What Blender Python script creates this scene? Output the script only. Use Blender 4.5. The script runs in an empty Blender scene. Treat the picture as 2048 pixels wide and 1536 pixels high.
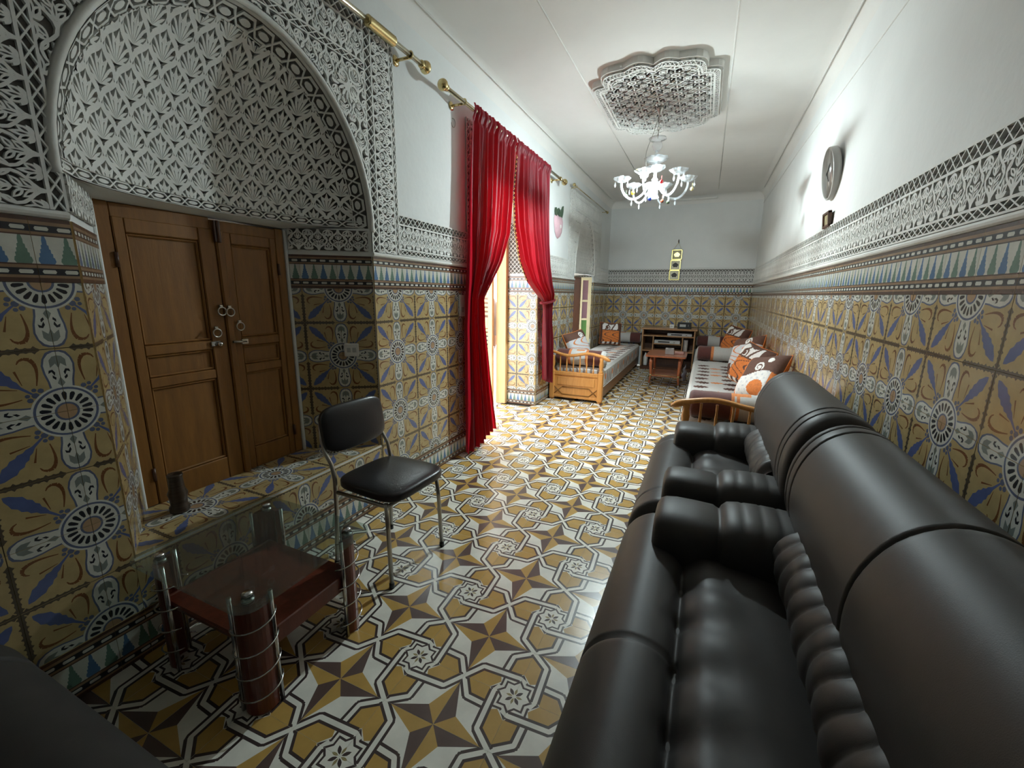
import bpy, bmesh, math, random
import numpy as np
from mathutils import Vector, Matrix
from mathutils.geometry import delaunay_2d_cdt

# ---------------------------------------------------------------- camera, sky, exposure
SC = bpy.context.scene
COL = SC.collection
CAMX, CAMY, CAMZ = 1.8344, 0.0, 1.3757
FPX, YAW, PITCH, ROLL = 850.73, -0.4190, -0.2101, 0.0130
cam_data = bpy.data.cameras.new('camera')
cam = bpy.data.objects.new('camera', cam_data)
COL.objects.link(cam)
cam_data.sensor_fit = 'HORIZONTAL'
cam_data.sensor_width = 36.0
cam_data.lens = FPX / 2048 * 36.0
cam_data.clip_start = 0.02
fw = Vector((math.sin(YAW) * math.cos(PITCH), math.cos(YAW) * math.cos(PITCH), math.sin(PITCH)))
rt = fw.cross(Vector((0, 0, 1))).normalized()
up = rt.cross(fw)
r2 = rt * math.cos(ROLL) + up * math.sin(ROLL)
u2 = up * math.cos(ROLL) - rt * math.sin(ROLL)
mw = Matrix((r2, u2, -fw)).transposed().to_4x4()
mw.translation = Vector((CAMX, CAMY, CAMZ))
cam.matrix_world = mw
SC.camera = cam

SKY_STRENGTH = 3.9
BULB_STRENGTH = 2500.0
EXPOSURE = 1.20
world = bpy.data.worlds.new('sky')
SC.world = world
world.use_nodes = True
wn = world.node_tree.nodes
bgn = wn['Background']
bgn.inputs['Color'].default_value = (0.90, 0.95, 1.0, 1)
bgn.inputs['Strength'].default_value = SKY_STRENGTH
SC.view_settings.view_transform = 'Standard'
SC.view_settings.look = 'None'
SC.view_settings.exposure = EXPOSURE
SC.view_settings.gamma = 1.0
SC.view_settings.use_curve_mapping = False
SC.cycles.use_denoising = True
SC.cycles.max_bounces = 10
SC.cycles.diffuse_bounces = 5
SC.cycles.glossy_bounces = 4
SC.cycles.transmission_bounces = 8
SC.cycles.transparent_max_bounces = 12
SC.cycles.caustics_reflective = False
SC.cycles.caustics_refractive = False
SC.cycles.sample_clamp_indirect = 6.0

# sun over the courtyard (steep; reaches the courtyard paving, not the room)
sun_d = bpy.data.lights.new('sun', 'SUN')
sun_d.energy = 6.0
sun_d.angle = 0.01
sun_d.color = (1.0, 0.93, 0.82)
sun = bpy.data.objects.new('sun', sun_d)
COL.objects.link(sun)
sun.rotation_euler = (math.radians(8), math.radians(24), 0)
sun.location = (-3, 4, 6)

# daylight openings: portals only steer sky sampling, they give off no light
def portal(name, loc, rot, sx, sy):
    d = bpy.data.lights.new(name, 'AREA')
    d.shape = 'RECTANGLE'
    d.size, d.size_y = sx, sy
    d.cycles.is_portal = True
    o = bpy.data.objects.new(name, d)
    COL.objects.link(o)
    o.location = loc
    o.rotation_euler = rot
    return o
portal('doorway_daylight', (-0.44, 4.12, 1.12), (0, math.radians(-90), 0), 2.2, 1.4)
portal('window_daylight', (-0.44, 6.95, 1.1), (0, math.radians(-90), 0), 1.2, 0.9)

W, YB, H, ZT = 2.5626, 8.73, 3.10, 1.39       # room width, back wall, ceiling, top of tiled dado
YF = -1.9                                      # wall behind the camera
Z0 = 0.19                                      # top of the base border
M = 0.40                                       # tile motif (four 20 cm tiles)
random.seed(7)

# ---------------------------------------------------------------- materials
MATS = {}
def mat(name, col, rough=0.5, metal=0.0, var=0.10, scale=8.0, bump=0.0, bscale=40.0, coat=0.0, spec=0.5,
        trans=0.0, ior=1.45, emit=None, emit_s=0.0, stretch=None, wood=False, sheen=0.0, col2=None, transl=None):
    if name in MATS:
        return MATS[name]
    m = bpy.data.materials.new(name)
    m.use_nodes = True
    nt = m.node_tree
    N = nt.nodes
    L = nt.links
    b = N['Principled BSDF']
    tc = N.new('ShaderNodeTexCoord')
    mp = N.new('ShaderNodeMapping')
    L.new(tc.outputs['Object'], mp.inputs['Vector'])
    if stretch:
        mp.inputs['Scale'].default_value = stretch
    nz = N.new('ShaderNodeTexNoise')
    nz.inputs['Scale'].default_value = scale
    nz.inputs['Detail'].default_value = 5.0
    nz.inputs['Roughness'].default_value = 0.6
    L.new(mp.outputs['Vector'], nz.inputs['Vector'])
    rp = N.new('ShaderNodeValToRGB')
    rp.color_ramp.elements[0].position = 0.3
    rp.color_ramp.elements[1].position = 0.7
    c = Vector(col)
    lo = c * (1 - var)
    hi = c * (1 + var)
    if col2 is not None:
        lo, hi = c, Vector(col2)
    rp.color_ramp.elements[0].color = (min(lo[0], 1), min(lo[1], 1), min(lo[2], 1), 1)
    rp.color_ramp.elements[1].color = (min(hi[0], 1), min(hi[1], 1), min(hi[2], 1), 1)
    L.new(nz.outputs['Fac'], rp.inputs['Fac'])
    L.new(rp.outputs['Color'], b.inputs['Base Color'])
    b.inputs['Roughness'].default_value = rough
    b.inputs['Metallic'].default_value = metal
    b.inputs['IOR'].default_value = ior
    b.inputs['Specular IOR Level'].default_value = spec
    b.inputs['Transmission Weight'].default_value = trans
    b.inputs['Coat Weight'].default_value = coat
    b.inputs['Coat Roughness'].default_value = 0.12
    if sheen:
        b.inputs['Sheen Weight'].default_value = sheen
    if emit:
        b.inputs['Emission Color'].default_value = (*emit, 1)
        b.inputs['Emission Strength'].default_value = emit_s
    if bump:
        nb = N.new('ShaderNodeTexNoise')
        nb.inputs['Scale'].default_value = bscale
        nb.inputs['Detail'].default_value = 3.0
        L.new(mp.outputs['Vector'], nb.inputs['Vector'])
        bp = N.new('ShaderNodeBump')
        bp.inputs['Strength'].default_value = bump
        bp.inputs['Distance'].default_value = 0.01
        L.new(nb.outputs['Fac'], bp.inputs['Height'])
        L.new(bp.outputs['Normal'], b.inputs['Normal'])
    if transl:
        out = N['Material Output']
        tb = N.new('ShaderNodeBsdfTranslucent')
        tb.inputs['Color'].default_value = (*transl[0], 1)
        mx = N.new('ShaderNodeMixShader')
        mx.inputs['Fac'].default_value = transl[1]
        L.new(b.outputs['BSDF'], mx.inputs[1])
        L.new(tb.outputs['BSDF'], mx.inputs[2])
        L.new(mx.outputs['Shader'], out.inputs['Surface'])
    MATS[name] = m
    return m

PLASTER = mat('white_plaster', (0.665, 0.68, 0.67), 0.75, var=0.05, scale=1.6, bump=0.12, bscale=25)
CEILM = mat('ceiling_plaster', (0.70, 0.69, 0.66), 0.8, var=0.06, scale=0.9, bump=0.05, bscale=18)
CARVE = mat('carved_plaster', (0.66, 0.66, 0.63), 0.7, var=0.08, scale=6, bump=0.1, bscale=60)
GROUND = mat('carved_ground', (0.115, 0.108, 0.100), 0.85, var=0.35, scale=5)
GROUT = mat('grout', (0.10, 0.085, 0.06), 0.8)
def glaze(n, c, v=0.14):
    return mat('glaze_' + n, c, 0.22, var=v, scale=14, bump=0.05, bscale=30, coat=0.25)
WT = [glaze('ochre', (0.42, 0.315, 0.150)), glaze('line', (0.085, 0.065, 0.045)), glaze('brown', (0.16, 0.065, 0.025)),
      glaze('blue', (0.095, 0.125, 0.27)), glaze('white', (0.56, 0.56, 0.50)), glaze('navy', (0.10, 0.12, 0.19)),
      glaze('black', (0.022, 0.022, 0.028)), glaze('sage', (0.19, 0.21, 0.19)), glaze('peach', (0.37, 0.24, 0.14)),
      glaze('tan', (0.26, 0.165, 0.10)), glaze('green', (0.12, 0.20, 0.155)), glaze('sky', (0.085, 0.165, 0.30)),
      glaze('umber', (0.085, 0.045, 0.032))]
def cem(n, c):
    return mat('cement_' + n, c, 0.26, var=0.10, scale=9, bump=0.03, bscale=20, coat=0.12)
FT = [cem('white', (0.80, 0.78, 0.70)), cem('ochre', (0.50, 0.31, 0.088)), cem('plum', (0.120, 0.080, 0.070)),
      cem('dark', (0.06, 0.042, 0.040)), cem('olive', (0.30, 0.24, 0.10)), GROUT]

def thin_glass(name, tint, body=0.0, body_col=(0.9, 0.92, 0.94), rough=0.03, ior=1.5, boost=1.0):
    """clear sheet or blown glass: see-through, Fresnel gloss, a little milky body"""
    if name in MATS: return MATS[name]
    m = bpy.data.materials.new(name); m.use_nodes = True
    N = m.node_tree.nodes; L = m.node_tree.links
    N.remove(N['Principled BSDF'])
    out = N['Material Output']
    tr = N.new('ShaderNodeBsdfTransparent'); tr.inputs['Color'].default_value = (*tint, 1)
    cur = tr.outputs['BSDF']
    nz = N.new('ShaderNodeTexNoise'); nz.inputs['Scale'].default_value = 14.0
    if body:
        df = N.new('ShaderNodeBsdfDiffuse'); df.inputs['Color'].default_value = (*body_col, 1)
        tl = N.new('ShaderNodeBsdfTranslucent'); tl.inputs['Color'].default_value = (*body_col, 1)
        ad = N.new('ShaderNodeMixShader'); ad.inputs['Fac'].default_value = .5
        L.new(df.outputs['BSDF'], ad.inputs[1]); L.new(tl.outputs['BSDF'], ad.inputs[2])
        mx = N.new('ShaderNodeMixShader')
        mr = N.new('ShaderNodeMapRange'); mr.inputs['To Min'].default_value = body * .7; mr.inputs['To Max'].default_value = min(1, body * 1.3)
        L.new(nz.outputs['Fac'], mr.inputs['Value']); L.new(mr.outputs['Result'], mx.inputs['Fac'])
        L.new(cur, mx.inputs[1]); L.new(ad.outputs['Shader'], mx.inputs[2]); cur = mx.outputs['Shader']
    gl = N.new('ShaderNodeBsdfGlossy'); gl.inputs['Roughness'].default_value = rough
    fr = N.new('ShaderNodeFresnel')
    ge = N.new('ShaderNodeNewGeometry')
    ir = N.new('ShaderNodeMapRange'); ir.inputs['To Min'].default_value = ior; ir.inputs['To Max'].default_value = 1 / ior   # same gloss on both faces of the pane
    L.new(ge.outputs['Backfacing'], ir.inputs['Value']); L.new(ir.outputs['Result'], fr.inputs['IOR'])
    mu = N.new('ShaderNodeMath'); mu.operation = 'MULTIPLY'; mu.inputs[1].default_value = boost
    L.new(fr.outputs['Fac'], mu.inputs[0])
    m2 = N.new('ShaderNodeMixShader'); L.new(mu.outputs['Value'], m2.inputs['Fac']); L.new(cur, m2.inputs[1]); L.new(gl.outputs['BSDF'], m2.inputs[2])
    L.new(m2.outputs['Shader'], out.inputs['Surface'])
    MATS[name] = m
    return m
# ---------------------------------------------------------------- mesh builder
def rotz(a):
    return Matrix.Rotation(a, 4, 'Z')
class MB:
    def __init__(s):
        s.v = []; s.f = []; s.m = []; s.sm = []
    def add(s, vs, fs, m=0, smooth=False):
        o = len(s.v)
        s.v.extend([tuple(map(float, p)) for p in vs])
        mm = m if isinstance(m, (list, tuple)) else None
        for i, f in enumerate(fs):
            s.f.append([o + k for k in f])
            s.m.append(mm[i] if mm else m)
            s.sm.append(smooth)
        return s
    def box(s, x0, x1, y0, y1, z0, z1, b=0.0, m=0, T=None):
        if b <= 0:
            vs = [(x, y, z) for x in (x0, x1) for y in (y0, y1) for z in (z0, z1)]
            fs = [(0, 1, 3, 2), (4, 6, 7, 5), (0, 4, 5, 1), (2, 3, 7, 6), (0, 2, 6, 4), (1, 5, 7, 3)]
        else:
            b = min(b, (x1 - x0) * .49, (y1 - y0) * .49, (z1 - z0) * .49)
            vs = []; ix = {}
            for i, (X, sx) in enumerate(((x0, 1), (x1, -1))):
                for j, (Y, sy) in enumerate(((y0, 1), (y1, -1))):
                    for k, (Z, sz) in enumerate(((z0, 1), (z1, -1))):
                        ix[i, j, k] = len(vs)
                        vs += [(X, Y + sy * b, Z + sz * b), (X + sx * b, Y, Z + sz * b), (X + sx * b, Y + sy * b, Z)]
            g = lambda i, j, k, a: ix[i, j, k] + a
            fs = [(g(0, 0, 0, 0), g(0, 0, 1, 0), g(0, 1, 1, 0), g(0, 1, 0, 0)), (g(1, 0, 0, 0), g(1, 1, 0, 0), g(1, 1, 1, 0), g(1, 0, 1, 0)),
                  (g(0, 0, 0, 1), g(1, 0, 0, 1), g(1, 0, 1, 1), g(0, 0, 1, 1)), (g(0, 1, 0, 1), g(0, 1, 1, 1), g(1, 1, 1, 1), g(1, 1, 0, 1)),
                  (g(0, 0, 0, 2), g(0, 1, 0, 2), g(1, 1, 0, 2), g(1, 0, 0, 2)), (g(0, 0, 1, 2), g(1, 0, 1, 2), g(1, 1, 1, 2), g(0, 1, 1, 2))]
            for k in (0, 1):
                for j in (0, 1):
                    fs.append((g(0, j, k, 1), g(0, j, k, 2), g(1, j, k, 2), g(1, j, k, 1)))
                for i in (0, 1):
                    fs.append((g(i, 0, k, 0), g(i, 1, k, 0), g(i, 1, k, 2), g(i, 0, k, 2)))
            for i in (0, 1):
                for j in (0, 1):
                    fs.append((g(i, j, 0, 0), g(i, j, 1, 0), g(i, j, 1, 1), g(i, j, 0, 1)))
                    for k in (0, 1):
                        fs.append((g(i, j, k, 0), g(i, j, k, 1), g(i, j, k, 2)))
        if T is not None:
            vs = [T @ Vector(p) for p in vs]
        return s.add(vs, fs, m)
    def loft(s, rings, m=0, smooth=True, cap=True, closed=False):
        n = len(rings[0]); vs = [p for r in rings for p in r]; fs = []
        R = len(rings)
        for i in range(R if closed else R - 1):
            a = i * n; b = ((i + 1) % R) * n
            for j in range(n):
                k = (j + 1) % n
                fs.append((a + j, a + k, b + k, b + j))
        s.add(vs, fs, m, smooth)
        if cap and not closed:
            o = len(s.v) - len(vs)
            s.f.append([o + j for j in range(n - 1, -1, -1)]); s.m.append(m if not isinstance(m, list) else m[0]); s.sm.append(False)
            s.f.append([o + (R - 1) * n + j for j in range(n)]); s.m.append(m if not isinstance(m, list) else m[-1]); s.sm.append(False)
        return s
    def tube(s, path, r, n=10, m=0, closed=False, cap=True):
        P = [Vector(p) for p in path]; k = len(P)
        rr = r if isinstance(r, (list, tuple)) else [r] * k
        T = []
        for i in range(k):
            a = P[(i - 1) % k] if (closed or i > 0) else P[i]
            b = P[(i + 1) % k] if (closed or i < k - 1) else P[i]
            d = b - a
            T.append(d.normalized() if d.length > 1e-9 else Vector((0, 0, 1)))
        u = T[0].orthogonal().normalized()
        rings = []
        for i in range(k):
            u = (u - T[i] * u.dot(T[i]))
            u = u.normalized() if u.length > 1e-6 else T[i].orthogonal().normalized()
            w = T[i].cross(u)
            rings.append([P[i] + (u * math.cos(2 * math.pi * j / n) + w * math.sin(2 * math.pi * j / n)) * rr[i] for j in range(n)])
        return s.loft(rings, m, True, cap, closed)
    def lathe(s, prof, n=20, m=0, c=(0, 0, 0), axis='z', wob=None):
        rings = []
        for r, z in prof:
            ring = []
            for j in range(n):
                a = 2 * math.pi * j / n
                q = max(r, 1e-5) * (wob(a, r, z) if wob else 1)
                x, y = q * math.cos(a), q * math.sin(a)
                p = (x, y, z) if axis == 'z' else ((z, x, y) if axis == 'x' else (y, z, x))
                ring.append((p[0] + c[0], p[1] + c[1], p[2] + c[2]))
            rings.append(ring)
        return s.loft(rings, m, True, True)
    def soft(s, c, h, p=4.0, n=12, m=0, T=None, fn=None):
        """rounded block: half sizes h, exponent p"""
        vs = {}; V = []; F = []
        def vid(q):
            k = tuple(int(round(t * n)) for t in q)
            if k not in vs:
                X, Y, Z = q
                d = (abs(X) ** p + abs(Y) ** p + abs(Z) ** p) ** (1 / p)
                v = Vector((X / d * h[0], Y / d * h[1], Z / d * h[2]))
                if fn: v = fn(v)
                v = v + Vector(c)
                if T is not None: v = T @ v
                vs[k] = len(V); V.append(v)
            return vs[k]
        g = [-1 + 2 * i / n for i in range(n + 1)]
        for ax in range(3):
            for sg in (-1, 1):
                for i in range(n):
                    for j in range(n):
                        qs = []
                        for a, b in ((g[i], g[j]), (g[i + 1], g[j]), (g[i + 1], g[j + 1]), (g[i], g[j + 1])):
                            q = [0, 0, 0]; q[ax] = sg; q[(ax + 1) % 3] = a; q[(ax + 2) % 3] = b
                            qs.append(vid(q))
                        F.append(qs if sg > 0 else qs[::-1])
        return s.add(V, F, m, True)
    def prism(s, poly, f, d0, d1, m=0):
        """poly: 2D outline; f(u,v,d) -> xyz"""
        n = len(poly)
        vs = [f(u, v, d0) for u, v in poly] + [f(u, v, d1) for u, v in poly]
        fs = [tuple(range(n - 1, -1, -1)), tuple(range(n, 2 * n))] + [(i, (i + 1) % n, n + (i + 1) % n, n + i) for i in range(n)]
        return s.add(vs, fs, m)
    def grid(s, nu, nv, fn, m=0, smooth=True, mf=None):
        vs = [fn(i / nu, j / nv) for j in range(nv + 1) for i in range(nu + 1)]
        fs = []; ms = []
        for j in range(nv):
            for i in range(nu):
                a = j * (nu + 1) + i
                fs.append((a, a + 1, a + nu + 2, a + nu + 1))
                ms.append(mf((i + .5) / nu, (j + .5) / nv) if mf else m)
        return s.add(vs, fs, ms, smooth)
    def mesh(s, name, mats):
        me = bpy.data.meshes.new(name)
        me.from_pydata(s.v, [], s.f)
        for m in (mats if isinstance(mats, (list, tuple)) else [mats]):
            me.materials.append(m)
        me.polygons.foreach_set('material_index', s.m)
        me.polygons.foreach_set('use_smooth', s.sm)
        bm = bmesh.new(); bm.from_mesh(me)
        bmesh.ops.recalc_face_normals(bm, faces=bm.faces)
        bm.to_mesh(me); bm.free()
        me.update()
        return me
    def obj(s, name, mats, parent=None, **k):
        return link(name, s.mesh(name, mats), parent, **k)

def link(name, data, parent=None, label=None, cat=None, group=None, kind=None, loc=None, rz=None):
    o = bpy.data.objects.new(name, data)
    COL.objects.link(o)
    if parent is not None:
        o.parent = parent
    if loc is not None:
        o.location = loc
    if rz is not None:
        o.rotation_euler = (0, 0, rz)
    tag(o, label, cat, group, kind)
    return o
def tag(o, label=None, cat=None, group=None, kind=None):
    if label: o['label'] = label
    if cat: o['category'] = cat
    if group: o['group'] = group
    if kind: o['kind'] = kind
    return o
def empty(name, loc, label, cat, group=None, rz=0.0, kind=None):
    o = link(name, None, None, label, cat, group, kind, loc, rz)
    o.empty_display_size = 0.05
    return o
def copy_tree(o, parent=None):
    c = o.copy()
    COL.objects.link(c)
    c.parent = parent
    for ch in list(o.children):
        copy_tree(ch, c)
    return c

# ---------------------------------------------------------------- flat pattern tools (2D shapes -> one conforming mesh)
def circ(cx, cy, r, n=20, a0=0.0):
    return [(cx + r * math.cos(a0 + 2 * math.pi * i / n), cy + r * math.sin(a0 + 2 * math.pi * i / n)) for i in range(n)]
def almond(cx, cy, ang, ln, wd, n=5, belly=0.5):
    """leaf starting at (cx,cy), going ln along ang"""
    c, s = math.cos(ang), math.sin(ang)
    L = []; R = []
    for i in range(n + 1):
        t = i / n
        w = wd * math.sin(math.pi * t ** (1.0 if belly == .5 else math.log(.5) / math.log(belly))) * .5
        L.append((t * ln, w)); R.append((t * ln, -w))
    pts = R[:-1] + L[::-1][:-1] if n > 1 else R + L
    pts = R + L[::-1][1:-1]
    return [(cx + c * x - s * y, cy + s * x + c * y) for x, y in pts]
def seg(p, q, w0, w1=None):
    w1 = w0 if w1 is None else w1
    dx, dy = q[0] - p[0], q[1] - p[1]
    l = math.hypot(dx, dy) or 1
    nx, ny = -dy / l / 2, dx / l / 2
    return [(p[0] - nx * w0, p[1] - ny * w0), (q[0] - nx * w1, q[1] - ny * w1), (q[0] + nx * w1, q[1] + ny * w1), (p[0] + nx * w0, p[1] + ny * w0)]
def stroke(pts, w, w1=None, joint=True):
    n = len(pts) - 1; out = []
    ws = [w + ((w1 - w) * i / n if w1 is not None else 0) for i in range(n + 1)]
    for i in range(n):
        out.append(seg(pts[i], pts[i + 1], ws[i], ws[i + 1]))
        if joint and i > 0:
            out.append(circ(*pts[i], ws[i] / 2, 6))
    return out
def bez(p0, p1, p2, p3, n=6):
    r = []
    for i in range(n + 1):
        t = i / n; a = (1 - t) ** 3; b = 3 * t * (1 - t) ** 2; c = 3 * t * t * (1 - t); d = t ** 3
        r.append((a * p0[0] + b * p1[0] + c * p2[0] + d * p3[0], a * p0[1] + b * p1[1] + c * p2[1] + d * p3[1]))
    return r
def area2(p):
    return sum(p[i][0] * p[(i + 1) % len(p)][1] - p[(i + 1) % len(p)][0] * p[i][1] for i in range(len(p)))
def cdt(base, shapes):
    """base outline + [(outline, tag)] painted in order -> verts, tris, tags"""
    vs = []; fs = []; tags = [0]
    polys = [(base, 0)] + [(p, t) for p, t in shapes]
    tags = []
    for p, t in polys:
        if area2(p) < 0: p = p[::-1]
        if abs(area2(p)) < 1e-12: continue
        o = len(vs); vs.extend(Vector((float(x), float(y))) for x, y in p); fs.append(list(range(o, o + len(p)))); tags.append(t)
    V, E, F, _, _, OF = delaunay_2d_cdt(vs, [], fs, 0, 1e-6)
    tr = []; tg = []
    for f, of in zip(F, OF):
        if 0 in of:
            tr.append(f); tg.append(tags[max(of)])
    return V, tr, tg
def relief(base, shapes, depth):
    """shapes tagged 1 raised / 0 ground -> (V[u,v,w], faces, mats) with side walls"""
    V, tr, tg = cdt(base, shapes)
    out = []; ix = {}; F = []; Mx = []
    def vid(i, l):
        if (i, l) not in ix:
            ix[i, l] = len(out); out.append((V[i][0], V[i][1], depth if l else 0.0))
        return ix[i, l]
    em = {}
    for f, t in zip(tr, tg):
        F.append([vid(i, t) for i in f]); Mx.append(t)
        for a, b in zip(f, list(f[1:]) + [f[0]]):
            em.setdefault((min(a, b), max(a, b)), []).append(t)
    for (a, b), l in em.items():
        if len(l) == 2 and l[0] != l[1]:
            F.append([vid(a, 0), vid(b, 0), vid(b, 1), vid(a, 1)]); Mx.append(1)
    return np.array(out), F, Mx
def put(mb, cell, fmap, keep=None):
    V, F, Mx = cell
    P = fmap(V)
    if keep is not None:
        ok = keep(V)
        sel = [i for i, f in enumerate(F) if all(ok[k] for k in f)]
        F = [F[i] for i in sel]; Mx = [Mx[i] for i in sel]
        used = sorted({k for f in F for k in f}); re = {k: i for i, k in enumerate(used)}
        P = P[used]; F = [[re[k] for k in f] for f in F]
    mb.add(P.tolist(), F, list(Mx))

# ---------------------------------------------------------------- glazed wall tile (quarter of the rosette-and-cross motif, in cm)
def arm_poly(grow):
    pr = [(4.5, 2.5), (7.5, 2.35), (10, 2.6), (12.5, 3.15), (15, 3.35), (17, 2.9), (18.4, 1.9), (19.0, .7)]
    up_ = [(u + (grow if i > 5 else 0), w + grow) for i, (u, w) in enumerate(pr)]
    return up_ + [(u, -w) for u, w in up_[::-1]]
def swap(p):
    return [(y, x) for x, y in p]
def quarter_shapes():
    S = []
    def both(p, t):
        S.append((p, t)); S.append((swap(p), t))
    jag = [(3.6, 20.5), (3.4, 19.75)]
    x = 4.0
    k = 0
    while x < 19.5:
        jag += [(x, 19.35), (x + .55, 19.1 if k % 2 else 18.75), (x + 1.1, 19.35)]
        x += 1.75; k += 1
    jag += [(20.5, 19.3), (20.5, 20.5)]
    both(jag, 1)
    both([(0, 19.86), (20, 19.86), (20, 20.4), (0, 20.4)], 1)
    # brown hooks
    hook = bez((5.6, 9.2), (4.9, 12.5), (4.4, 15.5), (6.0, 17.3), 5)
    for q in stroke(hook, .25, 1.15, joint=False): both(q, 2)
    for q in stroke(bez((6.0, 17.3), (7.2, 18.2), (8.6, 17.3), (8.8, 16.2), 3), 1.1, .25, joint=False): both(q, 2)
    for q in stroke([(8.6, 9.8), (9.6, 14.2)], .15, .55): both(q, 2)
    # blue leaf on the diagonal
    d = math.sqrt(.5)
    lf = []
    prof = [(8.8, .22), (13, .42), (14.5, 1.0), (15.5, .95), (16.6, 1.6), (17.6, 1.4), (18.8, 1.95), (20, 1.6), (21.4, 1.95), (22.6, 1.4), (24.2, .9), (25.2, .1)]
    for t, w in prof: lf.append((t * d + w * d, t * d - w * d))
    for t, w in prof[::-1]: lf.append((t * d - w * d, t * d + w * d))
    S.append((lf, 3))
    both(arm_poly(.5), 5)
    both(arm_poly(0), 4)
    both([(14.2, 0 - 1.9), (16.5, -1.9), (17.6, -1.1), (17.9, 0), (17.6, 1.1), (16.5, 1.9), (14.2, 1.9), (15.4, .6), (13.8, 0), (15.4, -.6)], 7)
    both([(8.0, 0), (9.2, .9), (11.2, 0), (9.2, -.9)], 7)
    for sg in (1, -1):
        both([(11.6, 1.2 * sg), (12.6, .95 * sg), (13.6, 1.5 * sg), (13.4, 2.35 * sg), (12.4, 2.55 * sg), (12.9, 1.75 * sg)], 6)
        both([(10.3, 1.1 * sg), (11.0, .9 * sg), (11.9, 1.7 * sg), (11.0, 1.75 * sg)], 6)
    for (a, b, r) in ((7.6, 5.0, .75), (5.0, 7.6, .75), (8.0, 6.4, .6), (6.4, 8.0, .6), (6.3, 6.3, .9)):
        S.append((circ(a, b, r, 7), 5))
    S.append((circ(0, 0, 8.3, 40), 4)); S.append((circ(0, 0, 7.75, 40), 5)); S.append((circ(0, 0, 7.1, 40), 4))
    for k in range(-1, 6):
        a = math.radians(10 + 20 * k)
        c, s = math.cos(a), math.sin(a)
        pr = [(3.7, .28), (4.6, .5), (5.8, .62), (6.35, .3)]
        pl = [(r * c - w * s, r * s + w * c) for r, w in pr] + [(r * c + w * s, r * s - w * c) for r, w in pr[::-1]]
        S.append((pl, 6))
    S.append((circ(0, 0, 3.0, 20), 5)); S.append((circ(0, 0, 2.4, 20), 8))
    return S
QS = quarter_shapes()
def border_shapes():
    S = []
    R = lambda y0, y1, t: S.append(([(-1, y0), (21, y0), (21, y1), (-1, y1)], t))
    R(0, 1.3, 12); R(1.3, 2.1, 9); R(2.1, 4.1, 6); R(4.1, 5.0, 9); R(5.0, 5.4, 12)
    R(5.4, 13.4, 4)
    R(13.4, 13.8, 12); R(13.8, 14.6, 9); R(14.6, 16.6, 6); R(16.6, 17.6, 9); R(17.6, 18.9, 12)
    for k in range(4):
        x = 2.5 + 5 * k
        for y in (3.1, 15.6):
            S.append(([(x - 1.6, y), (x - 1.3, y - .55), (x + 1.3, y - .55), (x + 1.6, y), (x + 1.3, y + .55), (x - 1.3, y + .55)], 4))
        pr = [(5.4, 1.55), (6.2, 1.95), (7.2, 1.75), (7.4, 1.45), (8.4, 1.5), (8.6, 1.15), (9.6, 1.15), (9.8, .85), (10.8, .85), (11.0, .55), (12.2, .55), (13.4, .3)]
        S.append(([(x + w, y) for y, w in pr] + [(x - w, y) for y, w in pr[::-1]], 11 if k % 2 == 0 else 10))
    return S
BS = border_shapes()
TILES = {}
def slab(shapes, u0, u1, v0, v1, th, mats, mapf, name, jt=.06):
    """tile cut u0..u1 x v0..v1 (cm); mapf maps pattern coords to tile coords"""
    a, b, c, d = u0 + jt, u1 - jt, v0 + jt, v1 - jt
    sh = [([mapf(*p) for p in pl], t) for pl, t in shapes]
    V, tr, tg = cdt([(a, c), (b, c), (b, d), (a, d)], sh)
    vs = [(p[0] * .01, p[1] * .01, th) for p in V]
    mb = MB(); mb.add(vs, tr, tg)
    n = len(mb.v)
    cs = [(a * .01, c * .01), (b * .01, c * .01), (b * .01, d * .01), (a * .01, d * .01)]
    e = .0012
    o = [(-e, -e), (e, -e), (e, e), (-e, e)]
    mb.add([(x, y, th) for x, y in cs] + [(x + ox * .4, y + oy * .4, 0) for (x, y), (ox, oy) in zip(cs, o)],
           [(i, (i + 1) % 4, 4 + (i + 1) % 4, 4 + i) for i in range(4)], 0)
    return mb.mesh(name, mats)
def wall_tile_mesh(mu, mv, u0, u1, v0, v1):
    key = ('w', mu, mv, round(u0, 2), round(u1, 2), round(v0, 2), round(v1, 2))
    if key not in TILES:
        f = lambda x, y: (20 - x if mu else x, 20 - y if mv else y)
        TILES[key] = slab(QS, u0, u1, v0, v1, .006, WT, f, 'wall_tile')
    return TILES[key]
def border_tile_mesh(u0, u1):
    key = ('b', round(u0, 2), round(u1, 2))
    if key not in TILES:
        TILES[key] = slab(BS, u0, u1, 0, 18.8, .008, WT, lambda x, y: (x, y), 'border_tile')
    return TILES[key]
def frame(O, U, V):
    U = Vector(U).normalized(); V = Vector(V).normalized(); N = U.cross(V)
    m = Matrix((U, V, N)).transposed().to_4x4()
    m.translation = Vector(O)
    return m
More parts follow.
